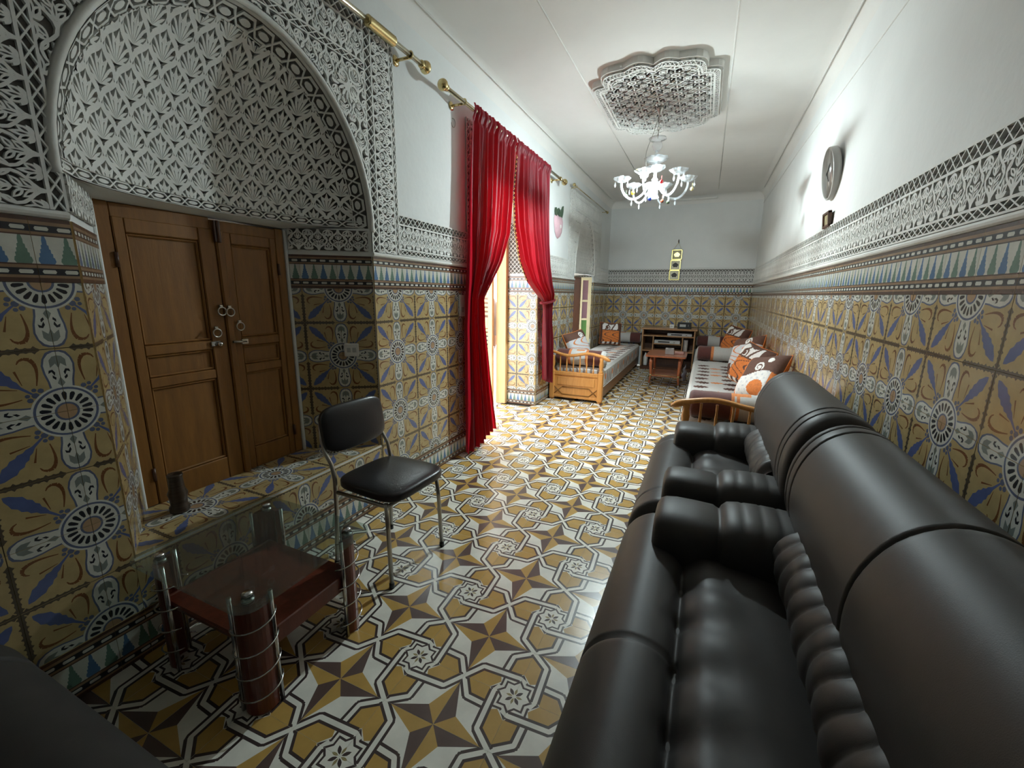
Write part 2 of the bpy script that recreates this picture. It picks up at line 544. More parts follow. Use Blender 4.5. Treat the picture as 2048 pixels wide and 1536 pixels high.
def tile_run(parent, O, U, L, uc, rows, V=(0, 0, 1), u_from=0.0, base=True, top=True, skip=None):
    """rows: list of (v0, v1, centre_at_bottom)"""
    F = frame(O, U, V)
    k = math.floor((u_from - uc) / .2) - 1
    while uc + k * .2 < L:
        a, b = uc + k * .2, uc + (k + 1) * .2
        lo, hi = max(a, u_from), min(b, L)
        if hi - lo > .012:
            mu = k % 2
            for (v0, v1, cb) in rows:
                vb = v0 if cb is not None else v0
                c0, c1 = (0, (v1 - v0) * 100)
                if cb == 'b': mv, c0, c1 = 0, 0, (v1 - v0) * 100
                elif cb == 't': mv, c0, c1 = 1, 20 - (v1 - v0) * 100, 20
                if skip and skip((lo + hi) / 2, (v0 + v1) / 2): continue
                me = wall_tile_mesh(mu, mv, (lo - a) * 100, (hi - a) * 100, c0, c1)
                o = link('wall_tile', me, parent)
                T = Matrix.Translation((a, v0 - c0 * .01, 0))
                J = Matrix.Rotation(random.uniform(-.003, .003), 4, 'X') @ Matrix.Rotation(random.uniform(-.003, .003), 4, 'Y')
                o.matrix_local = F @ T @ J
            for flag, v in ((base, 0.001), (top, ZT)):
                if flag and not (skip and skip((lo + hi) / 2, v + .09)):
                    o = link('border_tile', border_tile_mesh((lo - a) * 100, (hi - a) * 100), parent)
                    o.matrix_local = F @ Matrix.Translation((a, v, 0))
        k += 1
def rows(r0, r1, vmin=0.0):
    out = []
    for r in range(r0, r1):
        v0, v1 = Z0 + .2 * r, Z0 + .2 * (r + 1)
        if r % 2 == 0: out.append((v0, v1, 'b'))
        else: out.append((max(v0, vmin), v1, 't'))
    return out

# ---------------------------------------------------------------- carved plaster cells
def leafy(S, x, y, a, l, w, slit=True):
    S.append((almond(x, y, a, l, w), 1))
    if slit and w > .009:
        S.append((almond(x + math.cos(a) * l * .3, y + math.sin(a) * l * .3, a, l * .5, w * .36, 3), 0))
def scroll_shapes(w, h, ox=0.0, oy=0.0):
    S = []
    X = lambda p: (ox + p[0] * w, oy + p[1] * h)
    sw = .0085
    for m in (0, 1):
        q = (lambda p: (1 - p[0], p[1])) if m else (lambda p: p)
        c1 = bez(*[X(q(p)) for p in ((.5, 0), (.5, .22), (.06, .26), (.06, .48))], 5)
        c2 = bez(*[X(q(p)) for p in ((.06, .48), (.06, .70), (.5, .74), (.5, 1.0))], 5)
        for s_ in stroke(c1 + c2[1:], sw, joint=True): S.append((s_, 1))
        A = (lambda a: math.pi - a) if m else (lambda a: a)
        P = lambda x, y: X(q((x, y)))
        leafy(S, *P(.5, .14), A(math.radians(128)), h * .30, w * .17)
        leafy(S, *P(.5, .34), A(math.radians(138)), h * .28, w * .17)
        leafy(S, *P(.5, .50), A(math.radians(118)), h * .24, w * .13)
        leafy(S, *P(0.0, .02), A(math.radians(62)), h * .30, w * .20)
        leafy(S, *P(0.0, .02), A(math.radians(30)), h * .20, w * .15, False)
        leafy(S, *P(0.0, .98), A(math.radians(-50)), h * .30, w * .20)
        leafy(S, *P(0.0, .78), A(math.radians(-32)), h * .16, w * .13, False)
        for s_ in stroke(bez(P(.06, .48), P(.2, .56), P(.28, .62), P(.2, .72), 4), .006, .005): S.append((s_, 1))
        S.append((circ(*P(.19, .745), .0065, 7), 1)); S.append((circ(*P(.19, .745), .003, 5), 0))
    leafy(S, *X((.5, .56)), math.pi / 2, h * .30, w * .15)
    leafy(S, *X((.5, .10)), math.pi / 2, h * .40, w * .13)
    for x in (0, 1):
        leafy(S, *X((x, .62)), math.pi / 2, h * .34, w * .16)
        leafy(S, *X((x, .40)), -math.pi / 2, h * .36, w * .16)
    return S
def lattice_shapes(w, y0, y1, ox=0.0, n=2):
    S = []
    p = w / n
    for k in range(-1, n + 1):
        S.append((seg((ox + k * p, y0), (ox + k * p + p, y1), .0045), 1))
        S.append((seg((ox + k * p + p, y0), (ox + k * p, y1), .0045), 1))
    return S
def line_shape(w, y0, y1):
    return ([(-.01, y0), (w + .01, y0), (w + .01, y1), (-.01, y1)], 1)
FW, FH = .10, .25
def frieze_cell():
    S = lattice_shapes(FW, .006, .036) + scroll_shapes(FW, .142, 0, .043) + lattice_shapes(FW, .194, .243)
    for a, b in ((-.001, .007), (.035, .044), (.184, .194), (.242, .251)):
        S.append(line_shape(FW, a, b))
    return relief([(0, 0), (FW, 0), (FW, FH), (0, FH)], S, .012)
FRIEZE = frieze_cell()
def affine(O, U, V, N):
    O, U, V, N = (np.array(a, float) for a in (O, U, V, N))
    return lambda P: O + P[:, 0:1] * U + P[:, 1:2] * V + P[:, 2:3] * N
def frieze(parent, O, U, V, L, name='carved_frieze', off=.001):
    U = np.array(Vector(U).normalized()); V = np.array(Vector(V).normalized()); N = np.cross(U, V)
    n = max(1, round(L / FW)); k = L / n / FW
    mb = MB()
    for i in range(n):
        put(mb, FRIEZE, affine(np.array(O) + U * (i * L / n) + N * off, U * k, V, N))
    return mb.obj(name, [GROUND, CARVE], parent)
def palmette(S, bx, by, s):
    for a, l, w in ((90, .56, .085), (74, .55, .06), (106, .55, .06), (58, .46, .06), (122, .46, .06), (40, .34, .055), (140, .34, .055), (24, .24, .05), (156, .24, .05)):
        S.append((almond(bx, by, math.radians(a), s * l, s * w, 4, .62), 1))
    for sg in (1, -1):
        S.append((seg((bx + sg * .10 * s, by + .30 * s), (bx + sg * .015 * s, by + .43 * s), .026 * s), 1))
        S.append((seg((bx + sg * .02 * s, by + .30 * s), (bx + sg * .09 * s, by + .42 * s), .022 * s), 1))
        S.append((seg((bx + sg * .20 * s, by + .30 * s), (bx + sg * .27 * s, by + .36 * s), .03 * s), 1))
        S.append((seg((bx + sg * .20 * s, by + .06 * s), (bx + sg * .17 * s, by - .02 * s), .03 * s), 1))
TW, TH = .116, .172
def tymp_cell():
    S = []
    for ox, oy in ((.5, 0), (0, .5), (0, -.5), (1, .5), (1, -.5)):
        palmette(S, ox * TW, (oy + .23) * TH, TH)
    sw = .0185
    for (x0, y0) in ((.5, 0), (0, .5), (1, .5), (.5, 1), (0, -.5), (1, -.5), (-.5, 0), (1.5, 0)):
        for sg in (1, -1):
            c = bez((x0 * TW, y0 * TH), ((x0 + sg * .06) * TW, (y0 + .22) * TH), ((x0 + sg * .50) * TW, (y0 + .24) * TH), ((x0 + sg * .5) * TW, (y0 + .5) * TH), 6)
            for q in stroke(c, sw): S.append((q, 1))
    for x0, y0 in ((.5, 0), (.5, 1), (0, .5), (1, .5)):
        for q in ([(x0 * TW, (y0 + .085) * TH), ((x0 + .05) * TW, (y0 + .15) * TH), ((x0 - .05) * TW, (y0 + .15) * TH)],):
            S.append((q, 0))
        for sg in (1, -1):
            S.append(([((x0 + sg * .02) * TW, (y0 + .01 - .10) * TH), ((x0 + sg * .075) * TW, (y0 - .02) * TH), ((x0 + sg * .05) * TW, (y0 - .11) * TH)], 0))
    return relief([(0, 0), (TW, 0), (TW, TH), (0, TH)], S, .014)
TYMP = tymp_cell()
CW, CH = .058, .042
def chain_cell():
    S = []
    c = (CW / 2, CH / 2)
    for k in (0, 1):
        x = k * CW
        for a, b in (((x - .012, .006), (x + .012, CH - .006)), ((x - .012, CH - .006), (x + .012, .006))):
            S.append((seg(a, b, .0045), 1))
    S.append(([(.010, .0045), (CW - .010, .0045), (CW - .010, .0095), (.010, .0095)], 1))
    S.append(([(.010, CH - .0095), (CW - .010, CH - .0095), (CW - .010, CH - .0045), (.010, CH - .0045)], 1))
    S.append(([(c[0] + .016 * math.cos(a), c[1] + .0075 * math.sin(a)) for a in [i * math.pi / 5 for i in range(10)]], 1))
    S.append(line_shape(CW, -.001, .0025)); S.append(line_shape(CW, CH - .0025, CH + .001))
    return relief([(0, 0), (CW, 0), (CW, CH), (0, CH)], S, .010)
CHAIN = chain_cell()
LATS = relief([(0, 0), (.05, 0), (.05, .05), (0, .05)], lattice_shapes(.05, 0, .05, n=1), .010)
SCRL = relief([(0, 0), (.10, 0), (.10, .143), (0, .143)], scroll_shapes(.10, .143), .012)

# ---------------------------------------------------------------- room shell
wall_left = link('wall_left', None, None, 'long left wall with carved plaster arches above patterned tile dado', 'wall', kind='structure')
N1 = dict(cy=1.383, a=.672, b=.775, zb=1.735, D=.38, yl=.93, yr=1.77, sill=.40, dm=.33)
N2 = dict(cy=6.95, a=.60, b=.84, zb=1.70, D=.38, yl=6.62, yr=7.30, sill=.52, dm=.11)
DOOR = (3.41, 4.823, 2.25)
def arch_outline(n, k=24):
    p = [(n['cy'] - n['a'], n['sill']), (n['cy'] + n['a'], n['sill']), (n['cy'] + n['a'], n['zb'])]
    for i in range(1, k):
        t = math.pi * i / k
        p.append((n['cy'] + n['a'] * math.cos(t), n['zb'] + n['b'] * math.sin(t)))
    p.append((n['cy'] - n['a'], n['zb']))
    return p
V, tr, tg = cdt([(YF, 0), (YB, 0), (YB, H), (YF, H)],
                [(arch_outline(N1), 1), (arch_outline(N2), 1), ([(DOOR[0], -.1), (DOOR[1], -.1), (DOOR[1], DOOR[2]), (DOOR[0], DOOR[2])], 1)])
mb = MB(); mb.add([(0, p[0], p[1]) for p in V], [f for f, t in zip(tr, tg) if t == 0])
mb.obj('plaster_face', PLASTER, wall_left)
# outer face towards the courtyard
V, tr, tg = cdt([(YF, -.3), (YB, -.3), (YB, 4.2), (YF, 4.2)],
                [([(1.36, 1.665), (1.58, 1.665), (1.58, 1.712), (1.36, 1.712)], 1),
                 ([(N2['yl'], N2['sill']), (N2['yr'], N2['sill']), (N2['yr'], 1.70), (N2['yl'], 1.70)], 1),
                 ([(DOOR[0], -.1), (DOOR[1], -.1), (DOOR[1], DOOR[2]), (DOOR[0], DOOR[2])], 1)])
mb = MB(); mb.add([(-.45, p[0], p[1]) for p in V], [f for f, t in zip(tr, tg) if t == 0])
mb.obj('outer_face', PLASTER, wall_left)

def niche(n, label_tymp):
    cy, a, b, zb, D, dm = n['cy'], n['a'], n['b'], n['zb'], n['D'], n['dm']
    def depth(y, z):
        r = 1 - ((y - cy) / a) ** 2 - ((z - zb) / b) ** 2
        return -dm * np.clip(r, 0, 1) ** .62
    def surf(P):
        y = P[:, 0]; z = P[:, 1]
        x = depth(y, z)
        e = .003
        nx = np.ones_like(x); ny = -(depth(y + e, z) - depth(y - e, z)) / (2 * e); nz = -(depth(y, z + e) - depth(y, z - e)) / (2 * e)
        ny = np.clip(ny, -1.2, 1.2); nz = np.clip(nz, -1.2, 1.2)
        l = np.sqrt(nx * nx + ny * ny + nz * nz)
        w = P[:, 2]
        return np.stack([x + w * nx / l, y + w * ny / l, z + w * nz / l], 1)
    rin = .935
    mb = MB()
    nx_ = math.ceil(a / TW) + 1
    for j in range(0, math.ceil(b / TH) + 1):
        for i in range(-nx_, nx_):
            ox, oz = cy + i * TW, zb + .040 + j * TH
            def fm(P, ox=ox, oz=oz):
                Q = P.copy(); Q[:, 0] += ox; Q[:, 1] += oz; return surf(Q)
            def kp(P, ox=ox, oz=oz):
                return ((P[:, 0] + ox - cy) / a) ** 2 + ((P[:, 1] + oz - zb) / b) ** 2 < (rin + .012) ** 2
            put(mb, TYMP, fm, kp)
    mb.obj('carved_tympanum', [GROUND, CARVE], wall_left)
    # chain bands: along the arch and along the foot
    mb = MB()
    ln = 0; k = 200
    pts = [(math.cos(math.pi * i / k), math.sin(math.pi * i / k)) for i in range(k + 1)]
    cum = [0]
    for i in range(k):
        cum.append(cum[-1] + math.hypot((pts[i + 1][0] - pts[i][0]) * a * .95, (pts[i + 1][1] - pts[i][1]) * b * .95))
    cnt = round(cum[-1] / .082)
    ang = lambda s: np.interp(s, cum, np.linspace(0, math.pi, k + 1))
    for i in range(cnt):
        def fm(P, i=i):
            t = ang((i + P[:, 0] / CW) / cnt * cum[-1])
            r = rin + (P[:, 1] / CH) * (1.0 - rin)
            return surf(np.stack([cy + a * r * np.cos(t), zb + b * r * np.sin(t), P[:, 2]], 1))
        put(mb, CHAIN, fm)
    cnt = round(2 * a * .99 / .075)
    for i in range(cnt):
        def fm(P, i=i):
            return surf(np.stack([cy - a * .985 + (i + P[:, 0] / CW) * (2 * a * .985 / cnt), zb + P[:, 1] * .98, P[:, 2]], 1))
        put(mb, CHAIN, fm)
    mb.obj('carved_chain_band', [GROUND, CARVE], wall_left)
    # smooth rim on the arch edge
    mb = MB()
    path = [(.004, cy + (a + .008) * math.cos(math.pi * i / 40), zb + (b + .008) * math.sin(math.pi * i / 40)) for i in range(41)]
    path = [(.004, cy + a + .008, zb - .02)] + path + [(.004, cy - a - .008, zb - .02)]
    mb.tube(path, .015, 8)
    mb.obj('arch_rim', CARVE, wall_left)
    # soffit, reveals, back wall above/below the opening
    mb = MB()
    K = 24
    el = []; tr_ = []
    for i in range(K + 1):
        t = math.pi * i / K
        y = cy + a * math.cos(t)
        el.append((-dm * math.sin(t) ** 1.24, y, zb))
        yy = n['yr'] + (n['yl'] - n['yr']) * i / K
        tr_.append((-D, yy, zb - .02))
    tr_[0] = (-D, n['yr'], zb - .02)
    vs = el + tr_
    mb.add(vs, [(i, i + 1, K + 2 + i, K + 1 + i) for i in range(K)], 0, True)
    for y0, y1 in ((cy + a, n['yr']), (cy - a, n['yl'])):
        mb.add([(0, y0, n['sill']), (-D, y1, n['sill']), (-D, y1, zb - .02), (0, y0, zb)], [(0, 1, 2, 3)])
    mb.add([(0, cy - a, n['sill']), (0, cy + a, n['sill']), (-D, n['yr'], n['sill']), (-D, n['yl'], n['sill'])], [(0, 1, 2, 3)])
    for y0 in (n['yr'], n['yl']):
        mb.add([(-D, y0, n['sill']), (-.45, y0, n['sill']), (-.45, y0, zb - .02), (-D, y0, zb - .02)], [(0, 1, 2, 3)])
    mb.add([(-D, n['yl'], zb - .025), (-.45, n['yl'], zb - .025), (-.45, n['yr'], zb - .025), (-D, n['yr'], zb - .025)], [(0, 1, 2, 3)])
    mb.add([(-D, n['yl'], n['sill']), (-.45, n['yl'], n['sill']), (-.45, n['yr'], n['sill']), (-D, n['yr'], n['sill'])], [(0, 1, 2, 3)])
    mb.obj('niche_reveal', PLASTER, wall_left)
    return surf
niche(N1, '')
niche(N2, '')
def alfiz(n, y0, y1, z0, z1, ytop=None):
    """carved frame round an arch and the spandrels inside it"""
    frieze(wall_left, (0, y1, z0), (0, 0, 1), (0, -1, 0), z1 - z0, 'carved_frame_strip')
    frieze(wall_left, (0, y0 + FH, z0), (0, 0, 1), (0, -1, 0), z1 - z0, 'carved_frame_strip')
    frieze(wall_left, (0, y0 + FH, z1 - FH), (0, 1, 0), (0, 0, 1), y1 - y0 - 2 * FH, 'carved_frame_strip')
    cy, a, b, zb = n['cy'], n['a'] + .022, n['b'] + .022, n['zb']
    ya, yb, zt = y0 + FH, y1 - FH, z1 - FH
    mb = MB()
    nz = math.ceil((zt - n['zb']) / .143); ny = round((yb - ya) / .10)
    sy = (yb - ya) / ny / .10
    for j in range(nz):
        for i in range(ny):
            oy, oz = ya + i * .10 * sy, zt - (j + 1) * .143
            def fm(P, oy=oy, oz=oz):
                return np.stack([.001 + P[:, 2], oy + P[:, 0] * sy, oz + P[:, 1]], 1)
            def kp(P, oy=oy, oz=oz):
                y = oy + P[:, 0] * sy; z = oz + P[:, 1]
                return (((y - cy) / a) ** 2 + ((z - zb) / b) ** 2 > 1) & (z > zb) & (z < zt + .001)
            put(mb, SCRL, fm, kp)
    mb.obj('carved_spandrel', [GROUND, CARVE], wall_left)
def trefoil():
    S = []
    for a, d, r in ((90, .050, .042), (210, .046, .036), (330, .046, .036), (270, .030, .030)):
        x, y = d * math.cos(math.radians(a)), d * math.sin(math.radians(a))
        S.append((circ(x, y, r, 16), 1))
    for a, d, r in ((90, .050, .042), (210, .046, .036), (330, .046, .036)):
        x, y = d * math.cos(math.radians(a)), d * math.sin(math.radians(a))
        S.append((circ(x, y, r * .72, 14), 0)); S.append((circ(x, y, r * .56, 12), 1))
        for k in range(-2, 3):
            t = math.radians(a + 26 * k)
            S.append((almond(x * .55, y * .55, t, r * 1.25, r * .16, 3), 0))
    S.append((circ(0, 0, .012, 8), 1)); S.append((circ(0, 0, .005, 6), 0))
    for k in range(9):
        t = math.radians(180 + 22.5 * k)
        S.append((almond(.03 * math.cos(t), -.02 + .03 * math.sin(t), t, .055, .016, 4), 1))
    return relief(circ(0, 0, .108, 30), S, .014)
TREF = trefoil()
for sg in (-1, 1):
    mb = MB(); th = math.radians(-38 * sg); c_, s_ = math.cos(th), math.sin(th)
    put(mb, TREF, affine((.004, N1['cy'] + sg * .560, 2.450), (0, c_, s_), (0, -s_, c_), (1, 0, 0)))
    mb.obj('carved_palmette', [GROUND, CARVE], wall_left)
alfiz(N1, N1['cy'] - N1['a'] - FH + .003, N1['cy'] + N1['a'] + FH - .003, 1.605, 2.80)
alfiz(N2, 5.97, 7.93, 1.605, 2.80)
# horizontal friezes and the ledge under them
yA0, yA1 = N1['cy'] - N1['a'] - FH + .003, N1['cy'] + N1['a'] + FH - .003
for y0, y1 in ((-.6, yA0), (yA1, 3.16), (5.08, 5.97), (7.93, YB)):
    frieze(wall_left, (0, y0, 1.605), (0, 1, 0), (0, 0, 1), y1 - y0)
frieze(wall_left, (0, 3.41, 1.605), (0, 0, 1), (0, -1, 0), 1.10, 'carved_frame_strip')
frieze(wall_left, (0, 5.08, 1.605), (0, 0, 1), (0, -1, 0), 1.10, 'carved_frame_strip')
def ledge(parent, p, q, nrm, z=1.579):
    p = Vector((*p, 0)); q = Vector((*q, 0)); n = Vector((*nrm, 0)).normalized()
    pr = [(0, z), (.010, z), (.016, z + .006), (.018, z + .014), (.014, z + .022), (.006, z + .026), (0, z + .027)]
    mb = MB()
    mb.loft([[p + n * d + Vector((0, 0, h)) for d, h in pr], [q + n * d + Vector((0, 0, h)) for d, h in pr]], 0, False)
    return mb.obj('plaster_ledge', CARVE, parent)
for y0, y1 in ((YF, N1['cy'] - N1['a']), (N1['cy'] + N1['a'], DOOR[0]), (DOOR[1], N2['cy'] - N2['a']), (N2['cy'] + N2['a'], YB)):
    ledge(wall_left, (0, y0), (0, y1), (1, 0))
# tiles on the left wall
yA, yD = 2.2437, .6176
ROWS = rows(0, 6)
tile_run(wall_left, (0, -.5, 0), (0, 1, 0), .711 + .5, yD + .5, ROWS)
tile_run(wall_left, (0, 0, 0), (0, 1, 0), 2.055, yA, rows(0, 1), u_from=.711, top=False)
tile_run(wall_left, (0, 0, 0), (0, 1, 0), DOOR[0], yA, ROWS, u_from=2.055)
tile_run(wall_left, (0, 0, 0), (0, 1, 0), N2['cy'] - N2['a'], 4.873, ROWS, u_from=DOOR[1], skip=lambda u, v: u > 5.5 and v < .38)
tile_run(wall_left, (0, 0, 0), (0, 1, 0), YB, 4.873, rows(1, 6), u_from=N2['cy'] + N2['a'], base=False)
# niche reveals
tile_run(wall_left, (-.38, 1.77, 0), (.38, .285, 0), .472, .275, rows(1, 6, .40), base=False, u_from=.02)
tile_run(wall_left, (0, .711, 0), (-.38, .219, 0), .42, .20, rows(1, 6, .40), base=False)
tile_run(wall_left, (-.38, N2['yr'], 0), (.38, .25, 0), .45, .25, rows(2, 6, .53), base=False, u_from=.02)
tile_run(wall_left, (-.38, DOOR[1], 0), (1, 0, 0), .38, .33, ROWS)
# tiled sill in the niche
tile_run(wall_left, (0, .0, .401), (0, 1, 0), 2.05, yA, [(0, .2, 't'), (.2, .37, 'b')], V=(-1, 0, 0), u_from=.716, base=False, top=False)
# plaster panels on the reveals and the doorway jambs
def panel(O, U, L, h, z, name='carved_panel'):
    mb = MB()
    U_ = np.array(Vector((*U, 0)).normalized()); N_ = np.cross(U_, (0, 0, 1))
    n = max(1, round(L / .10))
    for i in range(n):
        put(mb, SCRL, affine(np.array((*O, z)) + U_ * (i * L / n) + N_ * .002, U_ * (L / n / .10), np.array((0, 0, h / .143)), N_))
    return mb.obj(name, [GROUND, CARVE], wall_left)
panel((-.36, 1.785), (.38, .285), .43, .115, 1.605)
panel((0, .711), (-.38, .219), .40, .115, 1.605)
panel((-.36, N2['yr']), (.38, .25), .40, .08, 1.605)
mb = MB()
for x0, z0, z1 in ((-.38, 1.605, 2.20),):
    for j in range(11):
        for i in range(7):
            put(mb, LATS, affine((-.37 + i * .052, DOOR[1] - .002, 1.61 + j * .052), (1.04, 0, 0), (0, 0, 1.04), (0, -1, 0)))
mb.obj('carved_jamb_panel', [GROUND, CARVE], wall_left)
mb = MB()
mb.add([(0, DOOR[1], 0), (-.45, DOOR[1], 0), (-.45, DOOR[1], DOOR[2]), (0, DOOR[1], DOOR[2])], [(0, 1, 2, 3)])
mb.add([(0, DOOR[0], 0), (-.45, DOOR[0], 0), (-.45, DOOR[0], DOOR[2]), (0, DOOR[0], DOOR[2])], [(0, 1, 2, 3)])
mb.add([(0, DOOR[0], DOOR[2]), (-.45, DOOR[0], DOOR[2]), (-.45, DOOR[1], DOOR[2]), (0, DOOR[1], DOOR[2])], [(0, 1, 2, 3)])
mb.obj('doorway_reveal', PLASTER, wall_left)

# right wall
wall_right = link('wall_right', None, None, 'long right wall with tile dado and carved plaster frieze behind the sofas', 'wall', kind='structure')
mb = MB(); mb.add([(W, YF, 0), (W, YB, 0), (W, YB, H), (W, YF, H)], [(0, 1, 2, 3)])
mb.obj('plaster_face', PLASTER, wall_right)
yR = 1.7482
tile_run(wall_right, (W, YB, 0), (0, -1, 0), YB - .55, YB - yR, rows(1, 6), base=False, skip=lambda u, v: v < .5 and u < YB - 3.2)
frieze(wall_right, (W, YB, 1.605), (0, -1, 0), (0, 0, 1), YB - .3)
ledge(wall_right, (W, YB), (W, YF), (-1, 0))
mb = MB(); mb.tube([(W - .001, YF, 2.70), (W - .001, 2.8, 2.735), (W - .001, 5.6, 2.86), (W - .001, YB, 2.93)], .004, 6)
mb.obj('plaster_seam', CARVE, wall_right)

# back wall
wall_back = link('wall_back', None, None, 'short far end wall with tile dado below plain plaster field', 'wall', kind='structure')
mb = MB(); mb.add([(0, YB, 0), (W, YB, 0), (W, YB, H), (0, YB, H)], [(0, 1, 2, 3)])
mb.obj('plaster_face', PLASTER, wall_back)
tile_run(wall_back, (0, YB, 0), (1, 0, 0), W, .1465 + .2, rows(1, 6), base=False)
frieze(wall_back, (0, YB, 1.605), (1, 0, 0), (0, 0, 1), W)
ledge(wall_back, (0, YB), (W, YB), (0, -1))
def rrect(x0, x1, y0, y1, r, n=5):
    p = []
    for cx, cy, a in ((x1 - r, y0 + r, -90), (x1 - r, y1 - r, 0), (x0 + r, y1 - r, 90), (x0 + r, y0 + r, 180)):
        for i in range(n + 1):
            t = math.radians(a + 90 * i / n); p.append((cx + r * math.cos(t), cy + r * math.sin(t)))
    return p
mb = MB(); mb.prism(rrect(.09, W - .07, 1.868, 2.93, .09), lambda u, v, d: (u, YB - d, v), 0, .014)
mb.obj('plaster_field', PLASTER, wall_back)
wall_front = link('wall_front', None, None, 'plain plaster wall behind the photographer', 'wall', kind='structure')
mb = MB(); mb.add([(-.45, YF, 0), (W, YF, 0), (W, YF, H), (-.45, YF, H)], [(0, 1, 2, 3)])
mb.obj('plaster_face', PLASTER, wall_front)

# ceiling with coves, seams and carved medallion
ceiling = link('ceiling', None, None, 'white plaster ceiling with thin seams running the length of the room', 'ceiling', kind='structure')
mb = MB(); mb.add([(-.45, YF, H), (W, YF, H), (W, YB, H), (-.45, YB, H)], [(0, 1, 2, 3)])
mb.obj('plaster_face', CEILM, ceiling)
RC = .12
def cove(fn, L0, L1):
    K = 8
    ring = lambda t: [fn(RC * (1 - math.sin(math.pi / 2 * i / K)), H - RC * (1 - math.cos(math.pi / 2 * i / K)), t) for i in range(K + 1)]
    a, b = ring(L0), ring(L1)
    m_ = MB(); m_.add(a + b, [(i, i + 1, K + 2 + i, K + 1 + i) for i in range(K)], 0, True)
    m_.obj('cove', CEILM, ceiling)
cove(lambda d, z, t: (d, t, z), YF, YB)
cove(lambda d, z, t: (W - d, t, z), YF, YB)
cove(lambda d, z, t: (t, YB - d, z), 0, W)
for x in (.085, .735, 1.842, 2.50):
    mb = MB(); mb.tube([(x, YF, H - (.001 if .2 < x < 2.4 else .030)), (x, YB - .5, H - (.001 if .2 < x < 2.4 else .030))], .0055, 8)
    mb.obj('ceiling_seam', CARVE, ceiling)
mb = MB(); mb.box(1.05, 1.84, YB - .16, YB - .10, H - .075, H - .05, .006)
mb.obj('ceiling_batten', CEILM, ceiling)

med = empty('ceiling_medallion', (1.283, 4.40, H), 'carved lobed plaster medallion on the ceiling above the glass chandelier', 'medallion')
def lobed(sc):
    """half outline of the medallion, scaled"""
    key = [(.50, .40), (.40, .52), (.20, .72), (-.02, .70), (-.20, .72), (-.40, .52), (-.50, .40)]
    o = []
    for (x0, y0), (x1, y1) in zip(key[:-1], key[1:]):
        mx, my = (x0 + x1) / 2, (y0 + y1) / 2
        l = math.hypot(x1 - x0, y1 - y0); nx, ny = (y1 - y0) / l, -(x1 - x0) / l
        if ny < 0 and abs(ny) > .2: nx, ny = -nx, -ny
        if nx * mx + ny * my < 0: nx, ny = -nx, -ny
        for i in range(6):
            t = i / 6; h = l * .30 * math.sin(math.pi * t)
            o.append((x0 + (x1 - x0) * t + nx * h, y0 + (y1 - y0) * t + ny * h))
    o.append(key[-1])
    full = o + [(-x, -y) for x, y in o]
    return [(x * sc, y * sc) for x, y in full]
mb = MB(); mb.prism(lobed(1.0), lambda u, v, d: (u, v, -d), 0, .045)
mb.obj('plaster_slab', CARVE, med)
def med_pattern():
    S = []
    p = .165
    def ros(x, y, r):
        S.append((circ(x, y, r * .34, 12), 1)); S.append((circ(x, y, r * .22, 9), 0)); S.append((circ(x, y, r * .11, 6), 1))
        for k in range(12):
            a = math.pi / 6 * k
            S.append((almond(x + r * .40 * math.cos(a), y + r * .40 * math.sin(a), a, r * .32, r * .11, 3), 1))
    for i in range(-4, 5):
        for j in range(-6, 7):
            x, y = i * p, j * p
            if (i + j) % 2 == 0:
                ros(x, y, p * .66)
            else:
                for k in range(8):
                    a = math.pi / 4 * k
                    S.append((almond(x + .014 * math.cos(a), y + .014 * math.sin(a), a, p * (.46 if k % 2 else .34), p * .085, 3), 1))
                S.append((circ(x, y, .012, 8), 1)); S.append((circ(x, y, .006, 6), 0))
                for k in range(4):
                    a = math.pi / 2 * k
                    q = (x + p * .5 * math.cos(a), y + p * .5 * math.sin(a)); q2 = (x + p * .5 * math.cos(a + math.pi / 2), y + p * .5 * math.sin(a + math.pi / 2))
                    S.append((seg(q, q2, .006), 1))
            hx, hy = x + p / 2, y + p / 2
            S.append((circ(hx, hy, .034, 14), 1)); S.append((circ(hx, hy, .026, 12), 0))
            for k in range(6):
                a = math.pi / 3 * k
                S.append((almond(hx, hy, a, .024, .011, 3), 1))
    return S
inner = lobed(.855); mid1 = lobed(.885); mid2 = lobed(.955)
def ring_strokes(pl, w):
    return [(q, 1) for i in range(len(pl)) for q in (seg(pl[i], pl[(i + 1) % len(pl)], w),)] + [(circ(*q, w / 2, 6), 1) for q in pl]
S = med_pattern()
# border ground ring with cross-hatching between the two outlines
outer = lobed(.985)
band = []
for i in range(len(outer)):
    j = (i + 1) % len(outer)
    band.append(([mid1[i], mid1[j], mid2[j], mid2[i]], 0))
S2 = []
for i in range(len(outer)):
    j = (i + 1) % len(outer)
    n_ = max(1, round(math.hypot(mid2[j][0] - mid2[i][0], mid2[j][1] - mid2[i][1]) / .035))
    for k in range(n_):
        lp = lambda A, t: (A[i][0] + (A[j][0] - A[i][0]) * t, A[i][1] + (A[j][1] - A[i][1]) * t)
        S2.append((seg(lp(mid1, k / n_), lp(mid2, (k + 1) / n_), .005), 1))
        S2.append((seg(lp(mid2, k / n_), lp(mid1, (k + 1) / n_), .005), 1))
S = S + band + S2 + ring_strokes(mid1, .014) + ring_strokes(lobed(.965), .010) + ring_strokes(lobed(.835), .008)
cellM = relief(lobed(.972), S, .014)
mb = MB(); put(mb, cellM, affine((0, 0, -.045), (1, 0, 0), (0, 1, 0), (0, 0, -1)))
mb.obj('carved_face', [mat('medallion_ground', (0.085, 0.070, 0.060), .85, var=.3, scale=6), CARVE], med)

